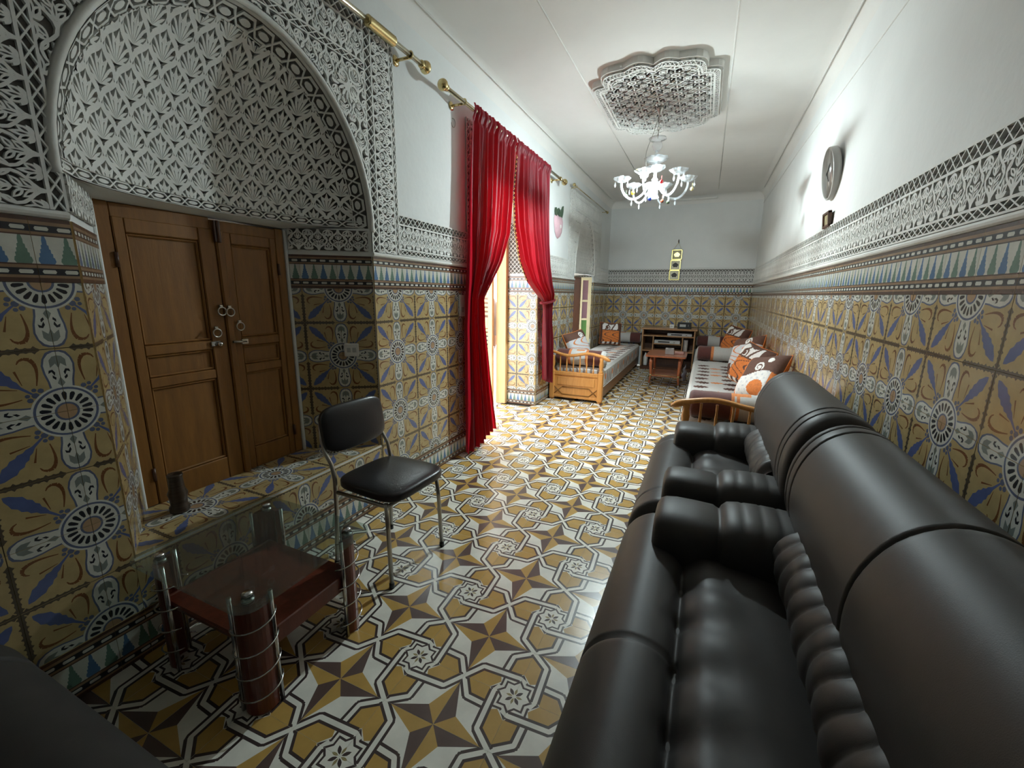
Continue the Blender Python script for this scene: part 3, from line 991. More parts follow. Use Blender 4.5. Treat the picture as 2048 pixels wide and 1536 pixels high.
# ---------------------------------------------------------------- floor of patterned cement tiles
floor = link('floor', None, None, 'floor of patterned ochre, white and plum cement tiles', 'floor', kind='structure')
mb = MB(); mb.add([(-.45, YF, -.012), (W, YF, -.012), (W, YB, -.012), (-.45, YB, -.012)], [(0, 1, 2, 3)])
mb.obj('mortar_bed', GROUT, floor)
def floor_shapes():
    """one 20 cm tile: star centre at (0,0), rosette centre at (20,20)"""
    S = []
    R0 = 20.0
    rot = lambda p, k: [p, (-p[1], p[0]), (-p[0], -p[1]), (p[1], -p[0])][k]
    tr = lambda p, k: (R0 + rot(p, k)[0], R0 + rot(p, k)[1])
    # ochre fields between straps
    for k in range(4):
        S.append(([tr(p, k) for p in ((0, -19), (-6.0, -14.6), (-6.9, -8.2), (-3.4, -6.5), (0, -9.4), (3.4, -6.5), (6.9, -8.2), (6.0, -14.6))], 1))
    # eight-pointed ground of the rosette
    st = []
    for i in range(16):
        a = math.radians(22.5 * i); r = 8.4 if i % 2 == 0 else 6.3
        st.append((R0 + r * math.cos(a), R0 + r * math.sin(a)))
    under = [(0, -20), (6.6, -15.2), (7.0, -6.0)]
    over = [(0, -20), (-6.6, -15.2), (-7.4, -.6)]
    for wdt, t in ((3.6, 3), (1.6, 0)):
        for k in range(4):
            for q in stroke([tr(p, k) for p in under], wdt, joint=True): S.append((q, t))
    sc_ = lambda k: [(R0 + (x - R0) * k, R0 + (y - R0) * k) for x, y in st]
    S.append((sc_(1.10), 3)); S.append((sc_(.965), 0))
    for wdt, t in ((3.6, 3), (1.6, 0)):
        for k in range(4):
            pts = [tr(p, k) for p in over]
            if t == 0: pts = pts + [tr((-6.2, 2.0), k)]
            for q in stroke(pts, wdt, joint=True): S.append((q, t))
    S.append((sc_(.80), 3)); S.append((sc_(.675), 0))
    for k in range(8):
        a = math.radians(45 * k)
        S.append((almond(R0 + .5 * math.cos(a), R0 + .5 * math.sin(a), a, 3.0 if k % 2 else 2.6, 1.25 if k % 2 else .9, 4), 3 if k % 2 else 4))
    # four-pointed star, ochre and plum halves
    tips = [(17.2, 0), (0, 17.2), (-17.2, 0), (0, -17.2)]
    nt_ = [(5.3, 5.3), (-5.3, 5.3), (-5.3, -5.3), (5.3, -5.3)]
    for k in range(4):
        S.append(([(0, 0), tips[k], nt_[k]], 1))
        S.append(([(0, 0), nt_[k], tips[(k + 1) % 4]], 2))
    return S
FSH = floor_shapes()
mb0 = slab(FSH, 0, 20, 0, 20, .012, FT, lambda x, y: (x, y), 'floor_tile', jt=.03)
# centre the tile mesh so that it can be turned in quarter steps
for v in mb0.vertices:
    v.co.x -= .10; v.co.y -= .10
SX, SY = 1.156, 1.327                         # a star centre
cells = []
i = math.floor((0 - SX) / .2) - 3
for i in range(math.floor((-.45 - SX) / .2), math.ceil((W - SX) / .2)):
    for j in range(math.floor((.15 - SY) / .2), math.ceil((YB - SY) / .2)):
        cx, cy_ = SX + .2 * i + .1, SY + .2 * j + .1
        if cx > W - .05 or cy_ > YB - .05: continue
        if cx < .0:
            if not (-.40 < cx and DOOR[0] < cy_ < DOOR[1]): continue
        vis = (cx < 1.80 and cy_ > .35) and not (cx < .62 and cy_ > 5.55) and not (cy_ > 8.35 and .9 < cx < 1.7)
        cells.append((0 if vis else 1, (cx - CAMX) ** 2 + cy_ ** 2, i, j, cx, cy_))
cells.sort()
ANG = {(0, 0): 0, (1, 0): 90, (1, 1): 180, (0, 1): -90}
rest = MB()
base_v = np.array([v.co[:] for v in mb0.vertices]); base_f = [list(p.vertices) for p in mb0.polygons]; base_m = [p.material_index for p in mb0.polygons]
for n_, (hid, d2, i, j, cx, cy_) in enumerate(cells):
    a = math.radians(ANG[(i % 2, j % 2)])
    x0, x1, y0, y1 = cx - .1, cx + .1, cy_ - .1, cy_ + .1
    edge = x0 < -.0005 and cx > 0 or x1 > W
    if not hid and n_ < 300:
        o = link('floor_tile', mb0, floor, loc=(cx, cy_, -.012))
        o.rotation_euler = (random.uniform(-.0012, .0012), random.uniform(-.0012, .0012), a)
    else:
        c, s = math.cos(a), math.sin(a)
        P = np.stack([base_v[:, 0] * c - base_v[:, 1] * s + cx, base_v[:, 0] * s + base_v[:, 1] * c + cy_, base_v[:, 2] - .012], 1)
        rest.add(P.tolist(), base_f, base_m)
o = rest.obj('far_floor_tiles', FT, floor, kind='stuff')

# ---------------------------------------------------------------- more materials
def woodm(n, c, c2, rough=0.4, st=(6, 6, .8), coat=0.15):
    return mat('wood_' + n, c, rough, col2=c2, scale=6, stretch=st, bump=0.05, bscale=30, coat=coat)
DOORW = woodm('door', (0.165, 0.066, 0.010), (0.235, 0.100, 0.016), 0.55, coat=0.0)
DARKW = woodm('dark', (0.05, 0.018, 0.008), (0.085, 0.032, 0.014))
PINE = woodm('pine', (0.45, 0.19, 0.045), (0.60, 0.28, 0.075), 0.38)
PINEL = woodm('pine_board', (0.19, 0.085, 0.03), (0.27, 0.13, 0.05), 0.45, st=(6, .8, 6))
REDW = woodm('red', (0.10, 0.018, 0.010), (0.17, 0.036, 0.018), 0.3)
CHERRY = woodm('cherry', (0.30, 0.085, 0.035), (0.42, 0.13, 0.055), 0.25, coat=.4)
UNITW = woodm('unit', (0.28, 0.15, 0.07), (0.38, 0.21, 0.10), 0.45)
DEALW = woodm('deal', (0.62, 0.36, 0.16), (0.75, 0.47, 0.22), 0.5)
CREAM = mat('cream_paint', (0.72, 0.62, 0.40), 0.45, var=.06)
LEATHER = mat('black_leather', (0.037, 0.034, 0.032), 0.50, var=.12, scale=10, bump=.06, bscale=520, spec=.38)
VINYL = mat('black_vinyl', (0.020, 0.019, 0.021), 0.30, var=.12, scale=10, bump=.06, bscale=120)
CHROME = mat('chrome', (0.62, 0.62, 0.62), 0.18, 1.0, var=.04)
DULLCH = mat('worn_chrome', (0.45, 0.43, 0.39), 0.30, 1.0, var=.1)
BRASS = mat('brass', (0.62, 0.50, 0.25), 0.22, 1.0, var=.08)
BRASSW = mat('pale_brass', (0.72, 0.66, 0.50), 0.22, 1.0, var=.06)
GOLD = mat('gold', (0.60, 0.50, 0.18), 0.30, 0.8, var=.1)
GLASS = thin_glass('table_glass', (0.84, 0.90, 0.87), 0.09, (0.35, 0.40, 0.38), .02, 1.52)
CRYSTAL = thin_glass('crystal', (0.97, 0.98, 0.99), 0.16, (0.92, 0.95, 0.97), .06, 1.5, 1.6)
RED = mat('red_curtain', (0.135, 0.005, 0.016), 0.50, var=.12, scale=3, sheen=.12, transl=((0.75, 0.012, 0.035), .42))
TRIM = mat('gold_trim', (0.50, 0.33, 0.12), 0.5)
BEADD = mat('dark_bead', (0.05, 0.008, 0.012), 0.35)
MATW = mat('mattress_cloth', (0.50, 0.49, 0.47), 0.85, var=.05, scale=60, bump=.08, bscale=200)
MATB = mat('brown_print', (0.085, 0.036, 0.026), 0.85, var=.2, scale=60)
MATO = mat('orange_print', (0.60, 0.21, 0.07), 0.85, var=.2, scale=60)
MATP = mat('pale_print', (0.56, 0.30, 0.20), 0.85, var=.2, scale=60)
MAROON = mat('maroon_velvet', (0.095, 0.025, 0.020), 0.8, var=.15, scale=40, sheen=.3)
CUS = [mat('cushion_brown', (0.10, 0.045, 0.03), .8, var=.15, scale=60), mat('cushion_orange', (0.55, 0.155, 0.028), .75, var=.2, scale=50),
       mat('cushion_grey', (0.52, 0.52, 0.54), .8, var=.1, scale=60), mat('cushion_white', (0.68, 0.66, 0.64), .8, var=.08, scale=60)]
GREYP = mat('grey_plastic', (0.40, 0.40, 0.39), .5)
BLACKP = mat('black_plastic', (0.012, 0.012, 0.013), .4)
WHITEP = mat('white_plastic', (0.66, 0.65, 0.62), .4)
PAPER = mat('card_box', (0.30, 0.27, 0.25), .7, var=.2)
CLOCKF = mat('clock_face', (0.20, 0.185, 0.165), .18, var=.1, coat=.5)
CLOCKR = mat('clock_rim', (0.40, 0.39, 0.37), .35, var=.05)
HOODIE = mat('grey_cloth', (0.32, 0.27, 0.27), .85)
JEANS = mat('jeans_cloth', (0.12, 0.17, 0.30), .85)
SKIN = mat('skin', (0.50, 0.30, 0.22), .6)
HAIR = mat('dark_hair', (0.03, 0.02, 0.016), .6)

# ---------------------------------------------------------------- courtyard outside
mb = MB(); mb.box(-7.0, -.45, YF, YB + 2, -.35, -.15)
mb.obj('courtyard_paving', mat('paving', (0.60, 0.57, 0.50), .8, scale=3, var=.12), label='pale sunlit courtyard paving outside the curtained doorway', cat='paving', kind='structure')
mb = MB(); mb.box(-4.4, -4.2, YF, YB + 2, -.15, 3.4)
mb.obj('courtyard_wall', mat('court_plaster', (0.75, 0.72, 0.64), .85, scale=2, var=.05), label='pale courtyard wall facing the doorway', cat='wall', kind='structure')
mb = MB(); mb.box(-.75, -.45, DOOR[0] - .1, DOOR[1] + .1, -.15, -.01, .01)
mb.obj('doorstep', mat('stone', (0.55, 0.53, 0.48), .7, scale=6), label='stone step outside the curtained doorway', cat='step', kind='structure')

# ---------------------------------------------------------------- niche shutters
door_1 = empty('door_1', (-.38, 1.35, .40), 'brown panelled double wooden door set in the tiled niche', 'door', kind='structure')
def P1(mb): # shift to local
    mb.v = [(x + .38, y - 1.35, z - .40) for x, y, z in mb.v]; return mb
mb = MB()
mb.box(-.44, -.375, .935, .985, .405, 1.715, .004); mb.box(-.44, -.375, 1.715, 1.765, .405, 1.708, .004)
mb.box(-.44, -.376, .985, 1.37, 1.655, 1.713, .004); mb.box(-.44, -.376, 1.37, 1.715, 1.650, 1.704, .004)
P1(mb).obj('frame', DOORW, door_1)
def leaf(y0, y1, x, st, name):
    zs = [(.52, .94), (.985, 1.085), (1.13, 1.60)]
    mb = MB()
    mb.box(x - .035, x, y0, y0 + st[0], .402, 1.660, .004); mb.box(x - .035, x, y1 - st[1], y1, .402, 1.660, .004)
    for a, b in ((.402, .52), (.94, .985), (1.085, 1.13), (1.60, 1.660)):
        mb.box(x - .035, x - .001, y0 + st[0], y1 - st[1], a, b, .004)
    lf = P1(mb).obj('leaf', DOORW, door_1)
    for a, b in zs:
        m2 = MB(); ya, yb = y0 + st[0], y1 - st[1]
        m2.box(x - .026, x - .016, ya - .004, yb + .004, a - .004, b + .004)
        for (p, q, r, s_) in ((ya, ya + .012, a, b), (yb - .012, yb, a, b), (ya, yb, a, a + .012), (ya, yb, b - .012, b)):
            m2.box(x - .018, x - .006, p, q, r, s_, .005)
        P1(m2).obj('panel', DOORW, lf)
    return lf
l1 = leaf(.987, 1.385, -.372, (.04, .075), 'left')
l2 = leaf(1.425, 1.715, -.378, (.04, .035), 'right')
mb = MB(); mb.box(-.405, -.360, 1.385, 1.422, .402, 1.66, .006); P1(mb).obj('meeting_stile', DOORW, door_1)
def ring_at(x, y, z, r=.02):
    mb = MB(); mb.tube([(x + .004, y + r * math.sin(2 * math.pi * i / 16), z + r * math.cos(2 * math.pi * i / 16)) for i in range(16)], .0035, 6, closed=True)
    mb.box(x - .006, x + .004, y - .008, y + .008, z + r - .004, z + r + .012, .002)
    P1(mb).obj('ring_pull', DULLCH, door_1)
ring_at(-.358, 1.365, 1.27); ring_at(-.352, 1.402, 1.265); ring_at(-.36, 1.45, 1.19); ring_at(-.36, 1.33, 1.165)
mb = MB(); mb.box(-.37, -.362, 1.30, 1.345, 1.10, 1.125, .002); mb.lathe([(0, 0), (.012, 0), (.014, .012), (.008, .02), (0, .022)], 12, c=(-.362, 1.335, 1.11), axis='x')
P1(mb).obj('knob', CHROME, door_1)
mb = MB(); mb.tube([(-.352, 1.40, 1.115), (-.352, 1.47, 1.11)], .006, 8); mb.box(-.36, -.35, 1.445, 1.48, 1.098, 1.124, .002)
P1(mb).obj('bolt', DULLCH, door_1)
mb = MB(); mb.box(-.36, -.352, 1.375, 1.405, 1.60, 1.70, .002); mb.tube([(-.35, 1.39, 1.60), (-.35, 1.39, 1.70)], .006, 8)
P1(mb).obj('top_latch', DARKW, door_1)
for z in (.55, 1.49):
    for y in (.984, 1.717):
        mb = MB(); mb.tube([(-.372, y, z - .03), (-.372, y, z + .03)], .007, 8); P1(mb).obj('hinge', DARKW, door_1)
# pale plaster edging round the door opening
mb = MB()
for y0, y1 in ((.918, .936), (1.764, 1.784)):
    mb.box(-.385, -.362, y0, y1, .402, 1.71, .006)
mb.obj('plaster_edging', PLASTER, wall_left)

# far casement window
window_1 = empty('window_1', (-.2, 7.35, .53), 'cream casement with pink and green panes standing open in the far arch', 'window', kind='structure')
def cas(p, q, z0, z1, th, name_mat):
    """returns map from (s along p->q, z, depth) to local coordinates"""
    p = Vector((*p, 0)); q = Vector((*q, 0)); d = (q - p); L = d.length; d.normalize(); n = Vector((d.y, -d.x, 0))
    return L, lambda s_, z, w: tuple(p + d * s_ + n * w + Vector((0, 0, z)) - Vector((-.2, 7.35, .53)))
def bar(mb, f, s0, s1, z0, z1, w0, w1):
    mb.prism([(s0, z0), (s1, z0), (s1, z1), (s0, z1)], lambda u, v, d: f(u, v, d), w0, w1)
L_, f_ = cas((-.175, 7.385), (-.015, 7.475), .53, 1.67, .03, CREAM)
mb = MB()
for s0, s1 in ((0, .03), (L_ - .055, L_)): bar(mb, f_, s0, s1, .54, 1.66, .0, .03)
for z0, z1 in ((.54, .58), (.93, .965), (1.245, 1.28), (1.61, 1.66)): bar(mb, f_, .03, L_ - .055, z0, z1, .002, .028)
sash = mb.obj('sash', CREAM, window_1)
PINKG = mat('pink_glass', (0.62, 0.40, 0.46), .25, trans=.35, var=.08, transl=((0.80, 0.50, 0.58), .5))
GREENG = mat('green_glass', (0.30, 0.55, 0.22), .25, trans=.35, var=.08, transl=((0.45, 0.80, 0.30), .5))
for z0, z1, g in ((.58, .93, GREENG), (.965, 1.245, PINKG), (1.28, 1.61, PINKG)):
    mb = MB(); bar(mb, f_, .03, L_ - .055, z0, z1, .012, .018); mb.obj('pane', g, sash)
L2, f2 = cas((-.375, 7.29), (-.185, 7.385), .53, 1.67, .03, DARKW)
mb = MB(); bar(mb, f2, 0, L2, .54, 1.66, -.01, .03); mb.obj('shutter_board', DARKW, window_1)
mb = MB()
for y0, y1 in ((6.62, 6.67), (7.25, 7.30)): mb.box(-.24, -.185, y0 - 7.35, y1 - 7.35, 0, 1.15, .004)
mb.box(-.24, -.185, 6.67 - 7.35, 7.25 - 7.35, 1.10, 1.15, .004)
mb.obj('window_frame', DARKW, window_1)

# open glazed door leaf in the curtained doorway
door_2 = empty('door_2', (-.44, 4.78, 0), 'pale wooden door leaf standing open behind the red curtain', 'door', kind='structure')
mb = MB(); mb.box(-.07, .06, -.02, .04, 0, 2.22, .004); mb.box(-.07, .06, -1.37, -1.33, 0, 2.22, .004); mb.box(-.07, .06, -1.33, -.02, 2.17, 2.23, .004)
mb.obj('door_frame', DEALW, door_2)
mb = MB()
mb.box(-.145, -.085, -.10, -.05, .01, 2.15, .004); mb.box(-.70, -.62, -.10, -.06, .01, 2.15, .004)
for z0, z1 in ((.01, .22), (.95, 1.08), (2.05, 2.15)): mb.box(-.62, -.145, -.095, -.06, z0, z1, .004)
lf2 = mb.obj('leaf', DEALW, door_2)
for k in range(14):
    z = .26 + k * .05
    mb = MB(); mb.box(-.62, -.145, -.09, -.065, z, z + .03, .003); mb.obj('slat', DEALW, lf2)
for k in range(18):
    z = 1.11 + k * .052
    mb = MB(); mb.box(-.62, -.145, -.09, -.065, z, z + .03, .003); mb.obj('slat', DEALW, lf2)

# ---------------------------------------------------------------- curtain rods and curtains
def rod(y0, y1, z, x, r, label, sleeve=None, brackets=(), mat_=BRASSW, fin=True):
    o = empty('curtain_rod', (x, (y0 + y1) / 2, z), label, 'curtain rod', 'brass curtain rods along the left wall')
    ym = (y0 + y1) / 2
    mb = MB(); mb.tube([(0, y0 - ym, 0), (0, y1 - ym, 0)], r, 12); mb.obj('pole', mat_, o)
    for y, sg in ((y0, -1), (y1, 1)):
        if not fin: continue
        mb = MB()
        mb.lathe([(r * 1.1, 0), (r * 1.5, .006), (r * 1.5, .02), (r * 1.1, .026), (r * 2.0, .034), (r * 2.5, .05), (r * 2.5, .06), (r * 1.9, .075), (r * .7, .08), (0, .08)], 16, axis='y')
        mb.v = [(a, (y - ym) + sg * b, c) for a, b, c in mb.v]
        mb.obj('finial', BRASS, o)
    for y in brackets:
        mb = MB(); mb.tube([(-x + .004, y - ym, -.012), (-.01, y - ym, -.012)], r * .6, 8)
        mb.lathe([(0, -x), (r * 2, -x), (r * 2, -x + .008), (r * .8, -x + .014)], 14, c=(0, y - ym, -.012), axis='x')
        mb.tube([(r * 1.25 * math.cos(a), y - ym, r * 1.25 * math.sin(a)) for a in [i * math.pi / 7 for i in range(14)]], r * .35, 6, closed=True)
        mb.obj('bracket', BRASS, o)
    if sleeve:
        mb = MB(); a, b = sleeve; pr = [(r * 1.2, a - ym)]
        n_ = 14
        for i in range(n_):
            t = a + (b - a) * (i + .5) / n_
            pr += [(r * 1.9, t - ym - .004), (r * 1.65, t - ym + .004)]
        pr += [(r * 1.2, b - ym)]
        mb.lathe(pr, 14, axis='y'); mb.obj('ribbed_sleeve', BRASS, o)
    return o
rod(.75, 2.44, 2.735, .11, .015, 'brass curtain rod with ribbed sleeve above the wooden door niche', (1.985, 2.20), (.95, 2.34))
rod(2.74, 5.32, 2.715, .11, .015, 'brass curtain rod carrying the red curtains', None, (2.96, 5.20))
rod(5.95, 7.95, 2.80, .08, .009, 'thin rod above the far carved arch', None, (6.0, 7.9))
def lerp_tab(tab, z):
    tab = sorted(tab)
    zs = [t[0] for t in tab]
    return [float(np.interp(z, zs, [t[k] for t in tab])) for k in range(1, len(tab[0]))]
def curtain(tab, zt, zb, folds, label, seed, hem=None):
    rnd = random.Random(seed)
    ph = [rnd.uniform(0, 6.28) for _ in range(4)]
    y00 = tab[0][1]
    mb = MB()
    def fn(u, v):
        z = zt + (zb - zt) * v
        yl, yr, x0, amp = lerp_tab(tab, z)
        uu = u + .018 * math.sin(5 * v + ph[0] + 6 * u)
        y = yl + (yr - yl) * uu
        drift = .35 * math.sin(2.2 * v + ph[1])
        f = math.sin(2 * math.pi * folds * uu + drift + ph[2]) + .45 * math.sin(2 * math.pi * folds * 2.3 * uu + ph[3] - 1.5 * drift) + .2 * math.sin(2 * math.pi * folds * 4.1 * uu + 3 * v)
        if z > 2.66: f = f * .5 + .5 * math.sin(2 * math.pi * folds * 2.6 * uu + ph[3])
        x = x0 + amp * f
        y += .25 * amp * math.cos(2 * math.pi * folds * uu + ph[2])
        if hem: z += hem(u) * max(0, (v - .8) / .2)
        return (x, y, z)
    mb.grid(150, 110, fn)
    return mb, fn
ctL = [(2.765, 3.08, 3.85, .118, .010), (2.715, 3.08, 3.85, .134, .013), (2.66, 3.08, 3.84, .112, .016), (2.2, 3.07, 3.80, .10, .026), (1.9, 3.06, 3.74, .10, .028), (1.65, 3.05, 3.57, .10, .030),
       (1.45, 3.04, 3.36, .095, .030), (1.33, 3.03, 3.25, .09, .026), (1.1, 3.01, 3.27, .09, .026), (.6, 3.0, 3.36, .095, .030), (.02, 2.99, 3.46, .10, .034)]
mb, fL = curtain(ctL, 2.76, .025, 7, '', 3, hem=lambda u: .10 * u)
cl = mb.obj('curtain', RED, label='red curtain panel nearer the wooden door, drawn aside and reaching the floor', cat='curtain', group='red curtains at the doorway')
ctR = [(2.765, 3.88, 4.78, .118, .010), (2.715, 3.88, 4.78, .134, .013), (2.66, 3.88, 4.79, .112, .016), (2.3, 3.87, 4.87, .10, .028), (2.0, 3.92, 4.93, .10, .030), (1.7, 4.06, 4.98, .10, .034), (1.5, 4.24, 5.02, .11, .036),
       (1.37, 4.50, 5.06, .12, .036), (1.29, 4.74, 5.11, .10, .022), (1.2, 4.80, 5.10, .09, .020), (.9, 4.82, 5.10, .09, .024), (.35, 4.88, 5.13, .09, .026)]
mb, fR = curtain(ctR, 2.76, .34, 7, '', 9, hem=lambda u: -.09 * u)
cr = mb.obj('curtain', RED, label='red curtain panel with beaded edge, gathered short beside the far couch', cat='curtain', group='red curtains at the doorway')
mb = MB()
for k in range(58):
    v = .07 + k * .0079
    p = fR(0.0, v)
    mb.lathe([(0, -.008), (.006, -.004), (.007, .002), (.003, .009), (0, .010)], 6, m=0 if k % 2 else 1, c=(p[0] + .012, p[1] - .004, p[2]))
mb.obj('bead_trim', [BEADD, TRIM], cr, kind='stuff')
mb = MB(); mb.tube([fR(0.003, .06 + .0135 * i) for i in range(35)], .005, 6); mb.obj('edge_braid', TRIM, cr)
mb = MB(); n_ = 28
mb.tube([(.10 + .055 * math.sin(2 * math.pi * i / n_), 4.925 + .20 * math.cos(2 * math.pi * i / n_), 1.285 + .02 * math.cos(2 * math.pi * i / n_)) for i in range(n_)], .014, 8, closed=True)
mb.obj('tie_band', RED, cr)

# ---------------------------------------------------------------- chandelier
CHX, CHY = 1.285, 4.45
ch = empty('chandelier', (CHX, CHY, 2.2), 'clear glass chandelier with curved arms, petal cups and coloured beads', 'chandelier')
Zc = 2.2
def cz(mb): mb.v = [(x, y, z - Zc) for x, y, z in mb.v]; return mb
mb = MB(); mb.lathe([(0, 3.040), (.032, 3.040), (.036, 3.028), (.028, 3.012), (.012, 2.995), (.008, 2.975), (0, 2.97)], 18); cz(mb).obj('ceiling_cap', DULLCH, ch)
mb = MB()
for k in range(5):
    z = 2.955 - k * .030; a = 0 if k % 2 else math.pi / 2
    mb.tube([(.009 * math.cos(t) * math.cos(a), .009 * math.cos(t) * math.sin(a), z + .019 * math.sin(t)) for t in [i * math.pi / 6 for i in range(12)]], .0024, 6, closed=True)
mb.tube([(0, 0, 2.82), (0, 0, 2.78)], .005, 8)
cz(mb).obj('chain', DULLCH, ch)
mb = MB(); mb.tube([(-.005, -.01, 2.96), (-.04, -.02, 2.82), (-.075, -.03, 2.72), (-.085, -.06, 2.66), (-.088, -.075, 2.60)], .003, 6); cz(mb).obj('cable', DULLCH, ch)
petal = lambda k, amp: (lambda a, r, z: 1 + amp * abs(math.sin(k * a / 2)) * min(1, r / .05))
mb = MB(); mb.lathe([(0, 2.80), (.03, 2.80), (.072, 2.785), (.076, 2.775), (.06, 2.765), (.03, 2.76), (.042, 2.735), (.044, 2.71), (.03, 2.685), (.012, 2.672), (0, 2.67)], 24, wob=petal(8, .06)); cz(mb).obj('crown_bowl', CRYSTAL, ch)
mb = MB(); mb.lathe([(.012, 2.68), (.014, 2.66), (.022, 2.645), (.012, 2.63), (.013, 2.56), (.026, 2.54), (.014, 2.52), (.014, 2.45), (.03, 2.43), (.016, 2.41), (.02, 2.38), (0, 2.37)], 16); cz(mb).obj('stem', CRYSTAL, ch)
for z, r in ((2.60, .098), (2.525, .082)):
    mb = MB(); mb.lathe([(.012, z - .015), (r * .5, z - .022), (r * .85, z - .005), (r, z + .012), (r * .98, z + .016), (r * .8, z + .004), (r * .45, z - .010), (.012, z - .002)], 32, wob=petal(8, .16)); cz(mb).obj('petal_bowl', CRYSTAL, ch)
mb = MB(); mb.lathe([(0, 2.40), (.085, 2.395), (.09, 2.385), (.075, 2.365), (.045, 2.345), (.03, 2.335), (.038, 2.32), (.03, 2.30), (.045, 2.285), (.05, 2.272), (.03, 2.262), (0, 2.26)], 28, wob=petal(10, .05)); cz(mb).obj('hub_bowl', CRYSTAL, ch)
arm_me = MB()
pth = bez((.05, 2.385), (.13, 2.22), (.24, 2.24), (.285, 2.33), 9) + bez((.285, 2.33), (.30, 2.36), (.305, 2.38), (.30, 2.415), 4)[1:]
arm_me.tube([(r, 0, z - Zc) for r, z in pth], .009, 8); arm_mesh = arm_me.mesh('arm', [CRYSTAL])
cup = MB(); cup.lathe([(.008, 2.405), (.035, 2.412), (.064, 2.436), (.072, 2.448), (.066, 2.450), (.032, 2.424), (.014, 2.42), (.013, 2.455), (.016, 2.468), (.011, 2.468), (0, 2.43)], 28, wob=petal(7, .16))
cup.v = [(x + .30, y, z - Zc) for x, y, z in cup.v]; cup_mesh = cup.mesh('petal_cup', [CRYSTAL])
def drop_mesh(r, zt):
    d = MB(); d.lathe([(0, zt), (.004, zt - .003), (.004, zt - .014), (.0015, zt - .018), (.0065, zt - .034), (.008, zt - .046), (.004, zt - .060), (0, zt - .066)], 8)
    d.v = [(x + r, y, z - Zc) for x, y, z in d.v]
    return d.mesh('drop', [CRYSTAL])
dm1, dm2, dm3 = drop_mesh(.20, 2.268), drop_mesh(.36, 2.43), drop_mesh(.245, 2.43)
for k in range(6):
    a = math.radians(18 + 60 * k)
    ar = link('arm', arm_mesh, ch, rz=a)
    link('petal_cup', cup_mesh, ar); link('drop', dm1, ar)
    link('drop', dm2, ar); link('drop', dm3, ar)
for nm, c, p in (('yellow_bead', (.75, .50, .01), (-.19, -.02, 2.325)), ('red_bead', (.70, .02, .02), (.075, -.12, 2.38)), ('blue_bead', (.02, .06, .60), (-.02, -.10, 2.245)),
                 ('green_bead', (.05, .07, .04), (.13, .05, 2.235)), ('brown_bead', (.18, .04, .02), (.075, .06, 2.25)), ('amber_bead', (.45, .36, .16), (.33, .05, 2.335)), ('green_bead', (.10, .12, .07), (-.27, .08, 2.325))):
    mb = MB(); mb.lathe([(.017 * math.sin(math.pi * i / 8), p[2] + .017 * math.cos(math.pi * i / 8)) for i in range(9)], 12, c=(p[0], p[1], 0))
    mb.tube([(p[0], p[1], p[2] + .016), (p[0], p[1], p[2] + .05)], .0015, 5)
    cz(mb).obj('glass_bead', mat('bead_' + nm, c, .12, var=.03, coat=.5), ch, label=nm.replace('_', ' '))
BULB = mat('lamp_bulb', (1, 1, 1), .4, emit=(0.82, 0.97, 0.99), emit_s=BULB_STRENGTH, var=.0)
mb = MB(); c = (-.088, -.075, 2.462)
mb.lathe([(0, .004), (.034, .004), (.036, -.002), (.034, -.010), (.028, -.018), (.018, -.024), (.008, -.026), (0, -.0265)], 16, c=c); cz(mb).obj('bulb', BULB, ch, label='lit white bulb')
mb = MB(); mb.lathe([(0, 2.605), (.010, 2.605), (.013, 2.56), (.018, 2.530), (.030, 2.490), (.0375, 2.468), (.0375, 2.464), (0, 2.4665)], 16, c=(-.088, -.075, 0)); cz(mb).obj('bulb_holder_shield', WHITEP, ch)  # holder with a flared skirt added to block the bulb's upward light

